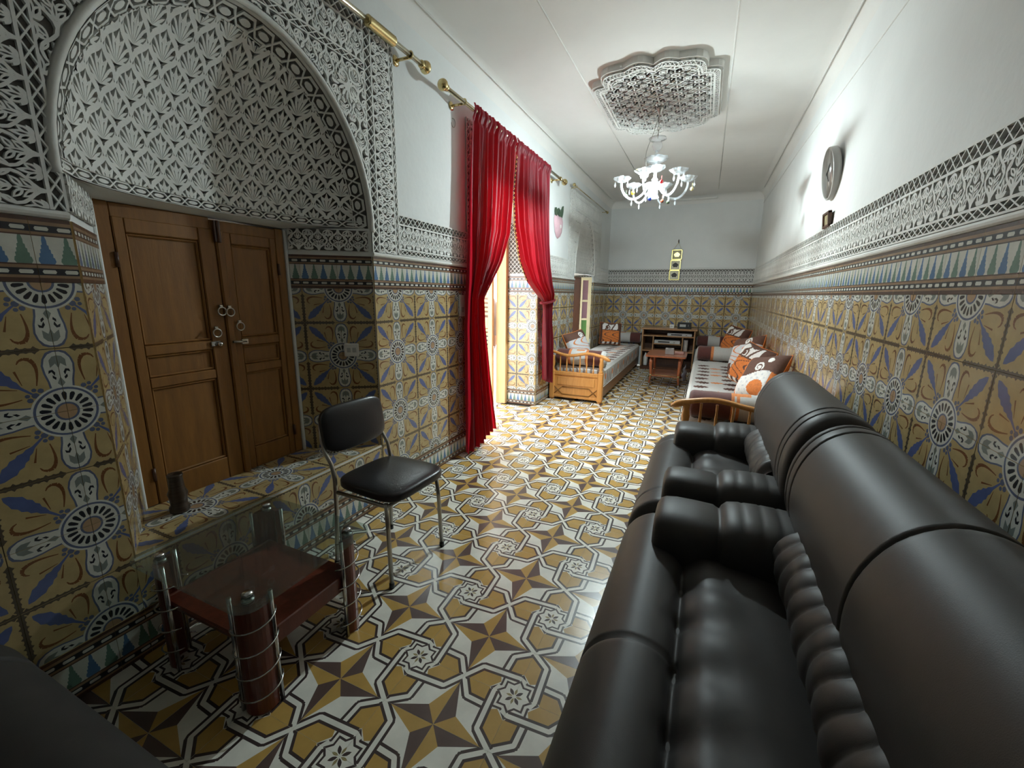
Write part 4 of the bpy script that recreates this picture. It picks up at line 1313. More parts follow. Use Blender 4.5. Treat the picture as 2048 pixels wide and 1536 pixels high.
# ---------------------------------------------------------------- black leather sofas
def sofa(name, y0, y1, arms, label, cat, rib_from=None):
    ym = (y0 + y1) / 2; h = (y1 - y0) / 2
    o = empty(name, (2.05, ym, 0), label, cat, 'black leather suite')
    a0, a1 = arms                                  # arm widths at the near and far end
    sh = lambda pts: [(x - 2.05, z) for x, z in pts]
    def swept(prof, ya, yb, seams, r=.07, n=None, groove=.012):
        """profile swept along y with rounded ends and seam grooves"""
        cx = sum(p[0] for p in prof) / len(prof); czn = sum(p[1] for p in prof) / len(prof)
        n = n or max(12, int((yb - ya) / .025))
        ys = []
        for i in range(7): ys.append(ya + r * (1 - math.cos(math.pi / 2 * i / 6)))
        ys += [ya + r + (yb - ya - 2 * r) * i / n for i in range(1, n)]
        for i in range(7): ys.append(yb - r + r * math.sin(math.pi / 2 * i / 6))
        for s_ in seams: ys += [s_ - .012, s_ - .005, s_, s_ + .005, s_ + .012]
        ys = sorted(set(round(y, 4) for y in ys))
        rings = []
        for y in ys:
            e = min(y - ya, yb - y); k = 1.0
            if e < r: k = math.sqrt(max(0, 1 - (1 - e / r) ** 2))
            sc = .80 + .20 * k if e > 1e-6 else .78
            g = sum(groove * math.exp(-((y - s_) / .005) ** 2) for s_ in seams)
            R = []
            for i, (x, z) in enumerate(prof):
                px, pz = prof[i - 1]; qx, qz = prof[(i + 1) % len(prof)]
                tx, tz = qx - px, qz - pz; l = math.hypot(tx, tz) or 1
                nx, nz = tz / l, -tx / l
                if (x - cx) * nx + (z - czn) * nz < 0: nx, nz = -nx, -nz
                X = cx + (x - cx) * sc - nx * g; Zz = czn + (z - czn) * sc - nz * g
                R.append((X, y, max(Zz, .02)))
            rings.append(R)
        m_ = MB(); m_.loft(rings); return m_
    def smooth_prof(pts, n=4):
        out = []
        k = len(pts)
        for i in range(k):
            p0, p1, p2, p3 = (Vector(pts[(i + j - 1) % k]) for j in range(4))
            for t in range(n):
                t /= n
                q = .5 * ((2 * p1) + (p2 - p0) * t + (2 * p0 - 5 * p1 + 4 * p2 - p3) * t * t + (3 * p1 - p0 - 3 * p2 + p3) * t ** 3)
                out.append((q.x, q.y))
        return out
    back = smooth_prof(sh([(2.26, .36), (2.215, .50), (2.185, .63), (2.195, .76), (2.25, .87), (2.335, .925), (2.43, .915), (2.50, .845), (2.53, .70), (2.53, .35), (2.52, .06), (2.36, .06)]))
    L = y1 - y0
    seams = [-h + .085, -h + .15, h - .085, h - .15] + ([-h + L / 3, -h + 2 * L / 3] if L > 1.6 else [])
    swept(back, -h, h, seams).obj('backrest', LEATHER, o)
    # seat: front roll, stitched valley and cushion in one upholstered piece
    ya, yb = -h + .005, h - .005
    prof = sh([(1.70, .06), (1.625, .12), (1.585, .20), (1.59, .29), (1.63, .37), (1.70, .42), (1.77, .425), (1.825, .405), (1.85, .375), (1.875, .40), (1.93, .425), (2.02, .425), (2.14, .405), (2.26, .38)])
    def seatfn(u, v):
        t = u * (len(prof) - 1); i = min(int(t), len(prof) - 2); f = t - i
        p0 = prof[max(i - 1, 0)]; p1 = prof[i]; p2 = prof[i + 1]; p3 = prof[min(i + 2, len(prof) - 1)]
        cr_ = lambda a, b, c_, d: .5 * (2 * b + (c_ - a) * f + (2 * a - 5 * b + 4 * c_ - d) * f * f + (3 * b - a - 3 * c_ + d) * f ** 3)
        x, z = cr_(p0[0], p1[0], p2[0], p3[0]), cr_(p0[1], p1[1], p2[1], p3[1])
        y = ya + (yb - ya) * v
        e = min(y - ya, yb - y)
        if e < .05:
            k = 1 - e / .05; z -= .03 * k * k; x += .03 * k * k
        xx = x + 2.05
        w = math.exp(-((xx - 1.865) / .035) ** 2)
        pk = (0.5 + .5 * math.cos(2 * math.pi * y / .19)) ** 3
        z -= .020 * w * pk
        w2 = math.exp(-((xx - 1.95) / .07) ** 2)
        z += .006 * w2 * math.cos(2 * math.pi * y / .19 + math.pi) + .004 * math.exp(-((xx - 2.0) / .08) ** 2) * math.sin(9 * y + 30 * xx)
        for s_ in ([-h + L / 3, -h + 2 * L / 3] if L > 1.6 else [h - .18, -h + .18]):
            if xx < 1.86: 
                g = math.exp(-((y - s_) / .006) ** 2) * .010
                z -= g * (1 if z > .3 else .4); x += g * (1 if z < .38 else .2)
        return (x, y, z)
    mb = MB(); mb.grid(64, int(L / .0125), seatfn)
    mb.obj('seat', LEATHER, o)
    mb = MB(); mb.box(-.40, .42, -h + .02, h - .02, .05, .36, .02); mb.obj('base', LEATHER, o)
    # pleated lumbar roll
    la, lb = -h + a0 * .9, h - a1 * .9
    def lum(u, v):
        y = la + (lb - la) * v; a = 2 * math.pi * u
        r = .092 + .0105 * abs(math.sin(math.pi * (y + .03 * math.sin(a)) / .078)) ** .5 + .004 * math.sin(3 * a + 20 * y)
        e = min(v, 1 - v) * (lb - la)
        if e < .04: r *= .75 + .25 * e / .04
        return (2.235 - 2.05 + r * 1.05 * math.cos(a), y + .012 * math.sin(a), .505 + r * 1.15 * math.sin(a))
    mb = MB(); mb.grid(28, int((lb - la) / .0065), lum); mb.obj('lumbar_roll', LEATHER, o)
    # arms
    for sg, wd in ((-1, a0), (1, a1)):
        if wd <= 0: continue
        yc = sg * (h - wd / 2 - .01)
        rings = []
        xs = [(-.325, .30), (-.322, .70), (-.31, .86), (-.29, .92), (-.25, .95), (-.18, .95), (-.11, .93), (-.095, .88), (-.085, .86), (-.078, .95), (-.06, 1.05), (-.02, 1.10), (-.008, 1.08), (.0, 1.105), (.045, 1.12), (.052, 1.10), (.06, 1.12), (.105, 1.11), (.112, 1.09), (.12, 1.11), (.20, 1.06), (.27, .95)]
        for x, k in xs:
            R = []
            hw, hh = wd / 2 * min(k, 1.06), .155 * k
            for j in range(28):
                a = 2 * math.pi * j / 28; p = .62
                c_, s_ = math.cos(a), math.sin(a)
                R.append((x, yc + hw * math.copysign(abs(c_) ** p, c_), .40 + hh * math.copysign(abs(s_) ** p, s_)))
            rings.append(R)
        mb = MB(); mb.loft(rings); mb.obj('armrest', LEATHER, o)
        mb = MB(); mb.box(-.36, .40, yc - wd / 2 + .02, yc + wd / 2 - .02, .05, .40, .03); mb.obj('arm_side', LEATHER, o)
    for sx in (-.33, .36):
        for sy in (-1, 1):
            mb = MB(); mb.lathe([(.0, 0), (.022, 0), (.028, .055), (0, .055)], 12, c=(sx, sy * (h - .10), 0)); mb.obj('foot', BLACKP, o)
    return o
sofa('sofa', -.55, 1.90, (.32, .33), 'long black leather sofa filling the right foreground below the tiles', 'sofa')
arm2 = sofa('armchair', 1.955, 3.12, (.27, .31), 'black leather armchair between the long sofa and the far patterned couch', 'armchair')
c2 = copy_tree(arm2)
c2.location = (.60, -.07, 0); c2.rotation_euler = (0, 0, -math.pi / 2)
c2['label'] = 'black leather armchair in the dark near left corner beside the glass table'

# ---------------------------------------------------------------- vinyl chair
vc = empty('side_chair', (.43, 1.60, 0), 'chrome framed chair with black vinyl seat and backrest beside the niche', 'chair', rz=-.06)
mb = MB()
mb.soft((.03, 0, .452), (.205, .205, .030), 5, 14, fn=lambda v: Vector((v.x, v.y * (1 - .06 * (v.x < 0) * abs(v.x) / .2), v.z + .010 * math.cos(v.x * 6) * math.cos(v.y * 6))))
mb.obj('seat', VINYL, vc)
T = Matrix.Translation((-.215, 0, .705)) @ Matrix.Rotation(math.radians(-9), 4, 'Y')
mb = MB(); mb.soft((0, 0, 0), (.024, .200, .118), 4.5, 14, T=T, fn=lambda v: Vector((v.x - .30 * v.y * v.y * 1.2 + .012, v.y, v.z)))
mb.obj('backrest', VINYL, vc)
for s in (-1, 1):
    mb = MB(); mb.tube([(.165, s * .185, .425), (.175, s * .19, .30), (.185, s * .195, .008)], .0105, 10); mb.obj('leg', DULLCH, vc)
    mb = MB(); mb.tube([(-.24, s * .185, .74), (-.236, s * .188, .66), (-.215, s * .19, .60), (-.175, s * .19, .545), (-.160, s * .19, .47), (-.165, s * .19, .30), (-.185, s * .195, .008)], .0105, 10); mb.obj('leg', DULLCH, vc)
    mb = MB(); mb.tube([(-.165, s * .187, .405), (.165, s * .187, .410)], .0100, 8); mb.obj('side_rail', DULLCH, vc)
mb = MB(); mb.tube([(.165, -.187, .405), (.165, .187, .405)], .009, 8); mb.obj('cross_rail', DULLCH, vc)
for x in (-.185, .185):
    for s in (-1, 1):
        mb = MB(); mb.lathe([(0, 0), (.013, 0), (.013, .025), (.010, .028), (0, .028)], 10, c=(x, s * .195, 0)); mb.obj('foot_cap', BLACKP, vc)

# ---------------------------------------------------------------- glass table
gt = empty('glass_table', (.375, .935, 0), 'low glass topped table with red wooden shelf and wire wrapped legs', 'coffee table')
gx0, gx1, gy0, gy1 = -.325, .315, -.275, .275
mb = MB(); mb.prism(rrect(gx0, gx1, gy0, gy1, .06), lambda u, v, d: (u, v, d), .430, .440); mb.obj('glass_top', GLASS, gt)
mb = MB(); mb.box(-.245, .245, -.215, .215, .245, .268, .006); mb.obj('shelf', REDW, gt)
mb = MB(); mb.box(.235, .25, -.215, .215, .205, .272, .004); mb.obj('shelf_apron', REDW, gt)
mb = MB(); mb.box(-.25, -.235, -.215, .215, .205, .272, .004); mb.obj('shelf_apron', REDW, gt)
for sx in (-1, 1):
    for sy in (-1, 1):
        cx, cy_ = sx * .215, sy * .185
        ph = math.atan2(sy, sx)
        R_ = .052
        pl = [(cx + R_ * math.cos(ph + t), cy_ + R_ * math.sin(ph + t)) for t in np.linspace(-1.35, 1.35, 12)] + [(cx + (R_ - .018) * math.cos(ph + t), cy_ + (R_ - .018) * math.sin(ph + t)) for t in np.linspace(1.35, -1.35, 12)]
        mb = MB(); mb.prism(pl, lambda u, v, d: (u, v, d), .004, .418)
        lg = mb.obj('leg', REDW, gt)
        for t in (-1.45, 1.45):
            x, y = cx + (R_ + .006) * math.cos(ph + t), cy_ + (R_ + .006) * math.sin(ph + t)
            mb = MB(); mb.tube([(x, y, .002), (x, y, .428)], .0075, 8); mb.obj('steel_rod', CHROME, lg)
        for k in range(4):
            z = .075 + k * .085
            mb = MB(); mb.tube([(cx + (R_ + .014) * math.cos(ph + t), cy_ + (R_ + .014) * math.sin(ph + t), z + .010 * t) for t in np.linspace(-1.9, 1.9, 14)], .0028, 6)
            mb.obj('wire_wrap', CHROME, lg)
        mb = MB(); mb.lathe([(0, .418), (.02, .418), (.02, .430), (0, .430)], 14, c=(cx + .03 * math.cos(ph), cy_ + .03 * math.sin(ph), 0))
        mb.lathe([(0, .440), (.016, .440), (.018, .446), (.012, .452), (0, .453)], 14, c=(cx + .03 * math.cos(ph), cy_ + .03 * math.sin(ph), 0)); mb.obj('steel_cap', CHROME, lg)
# dark glass candle jar on the sill
mb = MB(); mb.lathe([(0, 0), (.030, 0), (.034, .006), (.034, .018), (.028, .024), (.030, .045), (.034, .060), (.026, .075), (.024, .11), (.027, .118), (.024, .122), (.018, .112), (0, .108)], 18)
mb.v = [(x * 1.12, y * 1.12, z * 1.45) for x, y, z in mb.v]
mb.obj('turned_pot', mat('pot_glaze', (0.045, 0.028, 0.018), .35, var=.5, scale=20, stretch=(1, 1, 14)), label='small dark turned pot on the sill at the door foot', cat='pot', loc=(-.215, .985, .408))

# ---------------------------------------------------------------- sockets, switch, hooks
sk = empty('wall_socket', (-.118, 1.966, 1.025), 'white double socket on the dark tiled reveal of the niche', 'socket')
Fs = frame((0, 0, 0), (.8, .6, 0), (0, 0, 1))
mb = MB(); mb.box(-.042, .042, -.040, .040, .007, .016, .004, T=Fs); mb.obj('plate', WHITEP, sk)
for dx in (-.016, .016):
    mb = MB(); mb.box(dx - .011, dx + .011, -.014, .014, .0155, .0175, .002, T=Fs); mb.obj('socket_face', GREYP, sk)
sw = empty('light_switch', (.009, 3.06, 1.27), 'narrow white light switch on the tiles beside the red curtain', 'switch')
mb = MB(); mb.box(-.001, .010, -.04, .04, -.085, .085, .003); mb.obj('plate', WHITEP, sw)
mb = MB(); mb.box(.009, .014, -.018, .018, -.05, -.01, .002); mb.obj('rocker', GREYP, sw)
mb = MB(); mb.tube([(.004 + .004 * math.sin(t), 2.985 + .022 * math.sin(t), 2.60 + .030 * math.cos(t)) for t in np.linspace(-.6, 4.6, 18)], .0025, 6)
mb.obj('wire_hook', DULLCH, label='thin wire hook on the white wall left of the curtain', cat='hook')

# fruit shaped wall plaque
pq = empty('wall_plaque', (.012, 5.49, 2.22), 'pink fruit shaped plaque with green leaves right of the red curtain', 'plaque')
PINK = mat('plaque_pink', (0.55, 0.36, 0.40), .5, var=.15, scale=9)
LEAFG = mat('plaque_leaf', (0.05, 0.085, 0.05), .6)
pf = [(.155, .02), (.165, .08), (.13, .125), (.06, .14), (0, .13), (-.06, .14), (-.13, .125), (-.165, .08), (-.155, .02), (-.12, -.07), (-.06, -.13), (0, -.15), (.06, -.13), (.12, -.07)]
mb = MB()
n_ = len(pf)
mb.add([(-.008, y, z) for y, z in pf] + [(.012, y * .9, z * .9) for y, z in pf] + [(.024, y * .5, z * .5) for y, z in pf], [(i, (i + 1) % n_, n_ + (i + 1) % n_, n_ + i) for i in range(n_)] + [(n_ + i, n_ + (i + 1) % n_, 2 * n_ + (i + 1) % n_, 2 * n_ + i) for i in range(n_)] + [tuple(range(2 * n_, 3 * n_))], 0, True)
mb.obj('fruit', PINK, pq)
mb = MB(); mb.lathe([(0, .024), (.022, .026), (.024, .030), (.016, .032), (0, .031)], 14, axis='x', c=(0, .01, .0)); mb.obj('flower', WHITEP, pq)
for y, a, l in ((-.12, 100, .10), (-.05, 80, .11), (.02, 100, .10), (.09, 70, .17)):
    mb = MB(); mb.prism(almond(y, .11, math.radians(a), l, .045), lambda u, v, d: (d, u, v), -.004, .016); mb.obj('leaf', LEAFG, pq)

# wall clock and small frame on the right wall
wc = empty('wall_clock', (W - .02, 3.78, 2.21), 'round grey faced clock on the right wall above the frieze', 'clock')
Tt = Matrix.Rotation(math.radians(-7), 4, 'Y')
mb = MB(); mb.lathe([(.0, .018), (.150, .018), (.168, .012), (.170, 0), (.170, -.028), (.164, -.033), (.158, -.028), (0, -.028)], 36, axis='x'); mb.v = [tuple(Tt @ Vector(v)) for v in mb.v]; mb.obj('case', CLOCKR, wc)
mb = MB(); mb.lathe([(0, -.027), (.158, -.027), (.158, -.0315), (0, -.033)], 36, axis='x'); mb.v = [tuple(Tt @ Vector(v)) for v in mb.v]; mb.obj('dial', CLOCKF, wc)
for a, l in ((60, .10), (140, .075)):
    mb = MB(); mb.prism([(-.006, -.01), (.006, -.01), (.002, l), (-.002, l)], lambda u, v, d, a=a: (d, u * math.cos(math.radians(a)) - v * math.sin(math.radians(a)), u * math.sin(math.radians(a)) + v * math.cos(math.radians(a))), -.036, -.034)
    mb.v = [tuple(Tt @ Vector(v)) for v in mb.v]; mb.obj('hand', BLACKP, wc)
sf = empty('small_frame', (W - .012, 3.74, 1.895), 'small brown framed picture resting on the frieze below the clock', 'picture frame')
Tt = Matrix.Rotation(math.radians(-6), 4, 'Y')
mb = MB()
for (a, b, c_, d_) in ((-.085, -.065, -.04, .055), (.065, .085, -.04, .055), (-.085, .085, .040, .058), (-.085, .085, -.045, -.028)):
    mb.box(-.018, .004, a, b, c_, d_, .003)
mb.v = [tuple(Tt @ Vector(v)) for v in mb.v]; mb.obj('frame', DARKW, sf)
mb = MB(); mb.box(-.008, 0, -.066, .066, -.03, .042); mb.v = [tuple(Tt @ Vector(v)) for v in mb.v]; mb.obj('picture', mat('picture_sepia', (0.30, 0.25, 0.14), .5, var=.4, scale=25), sf)
# hanging trio of frames on the end wall
hf = empty('hanging_frames', (1.258, YB - .03, 1.92), 'string of three gilt square frames hanging on the far end wall', 'wall hanging')
INKY = mat('frame_ink', (0.03, 0.025, 0.02), .5, var=.3)
IVORY = mat('frame_ivory', (0.62, 0.58, 0.42), .45, var=.1)
for k, (cx, zc) in enumerate(((.0, .19), (-.012, .005), (-.018, -.175))):
    mb = MB(); s_ = .092
    for (a, b, c_, d_) in ((-s_, -s_ + .018, -s_, s_), (s_ - .018, s_, -s_, s_), (-s_, s_, s_ - .018, s_), (-s_, s_, -s_, -s_ + .018)):
        mb.box(cx + a, cx + b, -.012, .012, zc + c_, zc + d_, .004)
    fr = mb.obj('frame', GOLD, hf)
    mb = MB(); mb.box(cx - s_ + .016, cx + s_ - .016, 0, .008, zc - s_ + .016, zc + s_ - .016); mb.obj('mount', IVORY if k != 0 else mat('frame_olive', (.30, .27, .12), .4), fr)
    mb = MB(); pl = [(cx + .050 * math.cos(t) * (1 + .12 * math.cos(6 * t)), zc + .040 * math.sin(t) * (1 + .15 * math.sin(5 * t))) for t in np.linspace(0, 2 * math.pi, 24, endpoint=False)]
    mb.prism(pl, lambda u, v, d: (u, d, v), -.003, .002); mb.obj('motif', INKY if k else GOLD, fr)
    if k < 2:
        for dx in (-.06, .06):
            mb = MB(); mb.tube([(cx + dx, 0, zc - s_ + .004), (cx + dx - .01, 0, zc - s_ - .012)], .003, 6); mb.obj('link', GOLD, hf)
for dx in (-.07, .07):
    mb = MB(); mb.tube([(dx, 0, .28), (.008, 0, .40), (.012, 0, .46)], .0025, 6); mb.obj('cord', GOLD, hf)
mb = MB(); mb.lathe([(0, .46), (.006, .455), (.010, .43), (.006, .40), (0, .395)], 10, c=(.010, 0, 0)); mb.obj('tassel', DARKW, hf)

# ---------------------------------------------------------------- patterned couches (benches, mattresses, bolsters, cushions)
def bench(xw, xf, y0, y1, label):
    """xw wall side, xf room side"""
    o = empty('couch_bench', ((xw + xf) / 2, (y0 + y1) / 2, 0), label, 'couch', 'pine couches along the walls')
    cx, cy_ = (xw + xf) / 2, (y0 + y1) / 2
    s = 1 if xf > xw else -1
    wd = abs(xf - xw) / 2
    X = lambda t: s * t                               # local: -wd wall side, +wd room side
    ye = y0 - cy_
    def bx(mb, a, b, c, d, e, f, bev=.006):
        a, b = X(a), X(b)
        mb.box(min(a, b), max(a, b), c, d, e, f, bev)
    for t, nm in ((-wd + .03, 'post'), (wd - .03, 'post')):
        mb = MB()
        x = X(t)
        mb.box(x - .034, x + .034, ye - .034, ye + .034, .02, .40, .010)
        mb.lathe([(.028, .40), (.032, .41), (.018, .425), (.026, .46), (.030, .50), (.022, .55), (.028, .585), (.0, .60)], 14, c=(x, ye, 0))
        mb.lathe([(0, 0), (.024, 0), (.030, .02), (0, .021)], 12, c=(x, ye, 0))
        mb.obj('post', PINE, o)
    # wavy top rail with scroll ends
    n = 26; rings = []
    for i in range(n + 1):
        t = -wd - .02 + (2 * wd + .10) * i / n
        u = i / n
        z = .615 + .020 * math.cos(2 * math.pi * u * 1.5) - (.030 * max(0, (u - .82) / .18) ** 2) + .012 * max(0, 1 - u / .15)
        hh = .020 + .010 * math.exp(-((u - .93) / .06) ** 2) - (.012 if i in (0, n) else 0)
        rings.append([(X(t), ye + .024 * math.cos(a), z + hh * math.sin(a)) for a in [2 * math.pi * k / 12 for k in range(12)]])
    mb = MB(); mb.loft(rings); mb.obj('top_rail', PINE, o)
    for i in range(6):
        t = -wd + .13 + (2 * wd - .26) * i / 5
        mb = MB(); mb.lathe([(.010, .375), (.013, .40), (.007, .43), (.011, .49), (.007, .55), (.010, .605)], 10, c=(X(t), ye, 0)); mb.obj('spindle', PINE, o)
    mb = MB(); bx(mb, -wd + .05, wd - .05, ye - .022, ye + .022, .335, .385); mb.obj('middle_rail', PINE, o)
    mb = MB(); bx(mb, -wd + .05, wd - .05, ye - .012, ye + .012, .06, .335, .003); pn = mb.obj('end_panel', PINE, o)
    mb = MB(); bx(mb, -wd + .10, wd - .10, ye - .020, ye - .010, .205, .315, .006); mb.obj('raised_panel', PINE, pn)
    for (t0, z0, t1, z1) in ((-wd + .06, .08, -wd + .17, .18), (-wd + .06, .18, -wd + .17, .08), (wd - .06, .08, wd - .17, .18), (wd - .06, .18, wd - .17, .08), (-wd + .17, .08, wd - .17, .08), (-wd + .17, .18, wd - .17, .18)):
        mb = MB(); mb.tube([(X(t0), ye - .014, z0), (X(t1), ye - .014, z1)], .007, 6); mb.obj('carved_bead', DOORW, pn)
    mb = MB(); bx(mb, -wd + .05, wd - .05, ye - .018, ye + .018, .035, .07); mb.obj('bottom_rail', PINE, o)
    mb = MB(); bx(mb, wd - .05, wd - .022, ye + .03, y1 - cy_, .05, .205, .006); mb.obj('side_board', PINEL, o)
    mb = MB(); bx(mb, -wd + .03, wd - .05, ye + .03, y1 - cy_, .17, .20, .002); mb.obj('deck', PINEL, o)
    for t in (-wd + .06, wd - .06):
        mb = MB(); x = X(t); mb.box(x - .03, x + .03, y1 - cy_ - .06, y1 - cy_, 0, .17, .004); mb.obj('rear_leg', PINEL, o)
    return o
bench(.035, .735, 5.30, 8.60, 'pine couch with spindle end rail against the left wall past the curtain')
bench(2.535, 1.745, 3.33, 8.60, 'pine couch with scrolled end rail behind the black armchair')
def leafprint(x, y, l, w, flip=1):
    """ragged leaf lying along x"""
    p = [(-.5, 0), (-.38, .30), (-.34, .18), (-.18, .46), (-.12, .30), (.05, .50), (.12, .30), (.26, .36), (.50, .02), (.30, -.22), (.22, -.12), (.08, -.46), (.0, -.30), (-.16, -.50), (-.22, -.28), (-.36, -.36)]
    return [(x + a * l * flip, y + b * w) for a, b in p]
def mattress(x0, x1, y0, y1, z0, z1, front, label, seed):
    """front: +1 if the room side is x1, -1 if x0"""
    rnd = random.Random(seed)
    cx, cy_ = (x0 + x1) / 2, (y0 + y1) / 2
    o = empty('mattress', (cx, cy_, z0), label, 'mattress', 'patterned couch mattresses')
    hx, hy, hz = (x1 - x0) / 2, (y1 - y0) / 2, (z1 - z0)
    mb = MB(); mb.box(-hx, hx, -hy, hy, 0, hz, .03); mb.obj('body', MATW, o)
    S = []
    n = int((y1 - y0) / .25)
    for i in range(n):
        y = -hy + .12 + i * .25
        for cxl in (-.66 * -front, .04 * -front):
            S.append((leafprint(hx * cxl + rnd.uniform(-.01, .01), y, .155, .155, 1 if rnd.random() < .5 else -1), 1))
        if i % 2 == 0:
            S.append((leafprint(.11 * front, y + .03, .14, .11), 2))
        elif i % 3 == 0:
            S.append((leafprint(.11 * front, y, .13, .11), 3))
    V, tr, tg = cdt(rrect(-hx + .03, hx - .03, -hy + .03, hy - .03, .02), S)
    mb = MB(); mb.add([(p[0], p[1], hz + .0015) for p in V], tr, tg); mb.obj('printed_top', [MATW, MATB, MATO, MATP], o)
    S = []
    for i in range(int((y1 - y0) / .11)):
        y = -hy + .09 + i * .11
        z = hz * .48
        if i % 4 == 0: S.append((circ(y, z + .02, .045, 9), 2))
        else: S.append(([(y - .02, z - .07), (y + .012, z - .085), (y + .030, z + .0), (y + .022, z + .07), (y + .004, z + .085), (y - .006, z + .02)], 1))
    V, tr, tg = cdt([(-hy + .03, .03), (hy - .03, .03), (hy - .03, hz - .03), (-hy + .03, hz - .03)], S)
    xx = front * (hx + .0015)
    mb = MB(); mb.add([(xx, p[0], p[1]) for p in V], tr, tg); mb.obj('printed_side', [MATW, MATB, MATO, MATP], o)
    mb = MB()
    mb.tube([(front * (hx - .004), -hy + .02, .012), (front * (hx - .004), hy - .02, .012)], .007, 6); mb.obj('piping', MATW, o)
    return o
mattress(.06, .735, 5.36, 8.52, .203, .445, 1, 'pale mattress printed with brown leaves on the left couch', 1)
mattress(1.745, 2.53, 3.40, 6.62, .203, .445, -1, 'pale mattress printed with brown leaves on the right couch, nearer half', 2)
mattress(1.745, 2.53, 6.66, 8.52, .203, .445, -1, 'pale mattress printed with brown leaves on the right couch, far half', 3)
def bolster(x0, x1, y, z, r, label, bands, plane='x'):
    """bands: list of (t0,t1,material index) along the length; 0 cloth 1 maroon 2 orange"""
    L = x1 - x0
    o = empty('bolster', ((x0 + x1) / 2, y, z), label, 'bolster', 'bolsters on the couches')
    ts = sorted({0, .012, .03, .97, .988, 1.0} | {round(b, 3) for bd in bands for b in bd[:2]} | {i / 24 for i in range(25)})
    rings = []
    for t in ts:
        e = min(t, 1 - t) * L
        rr = r * (1 if e > .04 else .80 + .20 * math.sqrt(max(0, 1 - (1 - e / .04) ** 2)))
        rr *= 1 + .012 * math.sin(37 * t)
        rings.append([(-L / 2 + t * L, rr * math.cos(a), rr * .96 * math.sin(a)) for a in [2 * math.pi * k / 28 for k in range(28)]])
    mb = MB(); n = 28
    vs = [p for q in rings for p in q]; fs = []; ms = []
    for i in range(len(rings) - 1):
        tm = (ts[i] + ts[i + 1]) / 2
        mi = 0
        for b0, b1, k in bands:
            if b0 <= tm <= b1: mi = k
        for j in range(n):
            m_ = mi
            if mi == 0 and .40 < tm < .58 and j in (5, 6, 7, 8): m_ = 2
            fs.append((i * n + j, i * n + (j + 1) % n, (i + 1) * n + (j + 1) % n, (i + 1) * n + j)); ms.append(m_)
    mb.add(vs, fs, ms, True)
    mb.obj('roll', [MATW, MAROON, MATO], o)
    for t, sg in ((-L / 2, -1), (L / 2, 1)):
        mb = MB(); mb.lathe([(0, 0), (r * .80, 0), (r * .82, .004), (r * .4, .010), (0, .006)], 20, axis='x'); mb.v = [(t + sg * a, b, c) for a, b, c in mb.v]
        mb.obj('end_cap', MATW, o)
    return o
bolster(.07, .72, 5.47, .557, .108, 'banded bolster lying behind the left couch end rail', [(0, .27, 1), (.27, .32, 2), (.62, .67, 2), (.67, .93, 1)])
bolster(1.79, 2.50, 3.52, .557, .108, 'maroon and orange bolster lying behind the right couch end rail', [(0, .40, 1), (.40, .43, 2), (.45, .48, 2), (.75, 1, 1)])
bolster(1.79, 2.50, 6.80, .557, .108, 'maroon banded bolster lying across the middle of the right couch', [(0, .25, 1), (.25, .30, 2), (.72, .77, 2), (.77, 1, 1)])
bolster(.06, .74, 8.60, .557, .108, 'banded bolster against the end wall on the left couch', [(0, .26, 1), (.72, 1, 1)])
bolster(1.75, 2.50, 8.60, .557, .108, 'banded bolster against the end wall on the right couch', [(0, .24, 1), (.50, .85, 1)])
def spiral(u, v, cx, cy, r, turns=1.6, w=.022, a0=0.0):
    dx, dy = u - cx, v - cy
    d = math.hypot(dx, dy)
    if d > r: return False
    a = (math.atan2(dy, dx) - a0) % (2 * math.pi)
    for k in range(3):
        q = (a + 2 * math.pi * k) / (2 * math.pi * turns)
        if q <= 1 and abs(d - r * q) < w: return True
    return d < w * 1.2
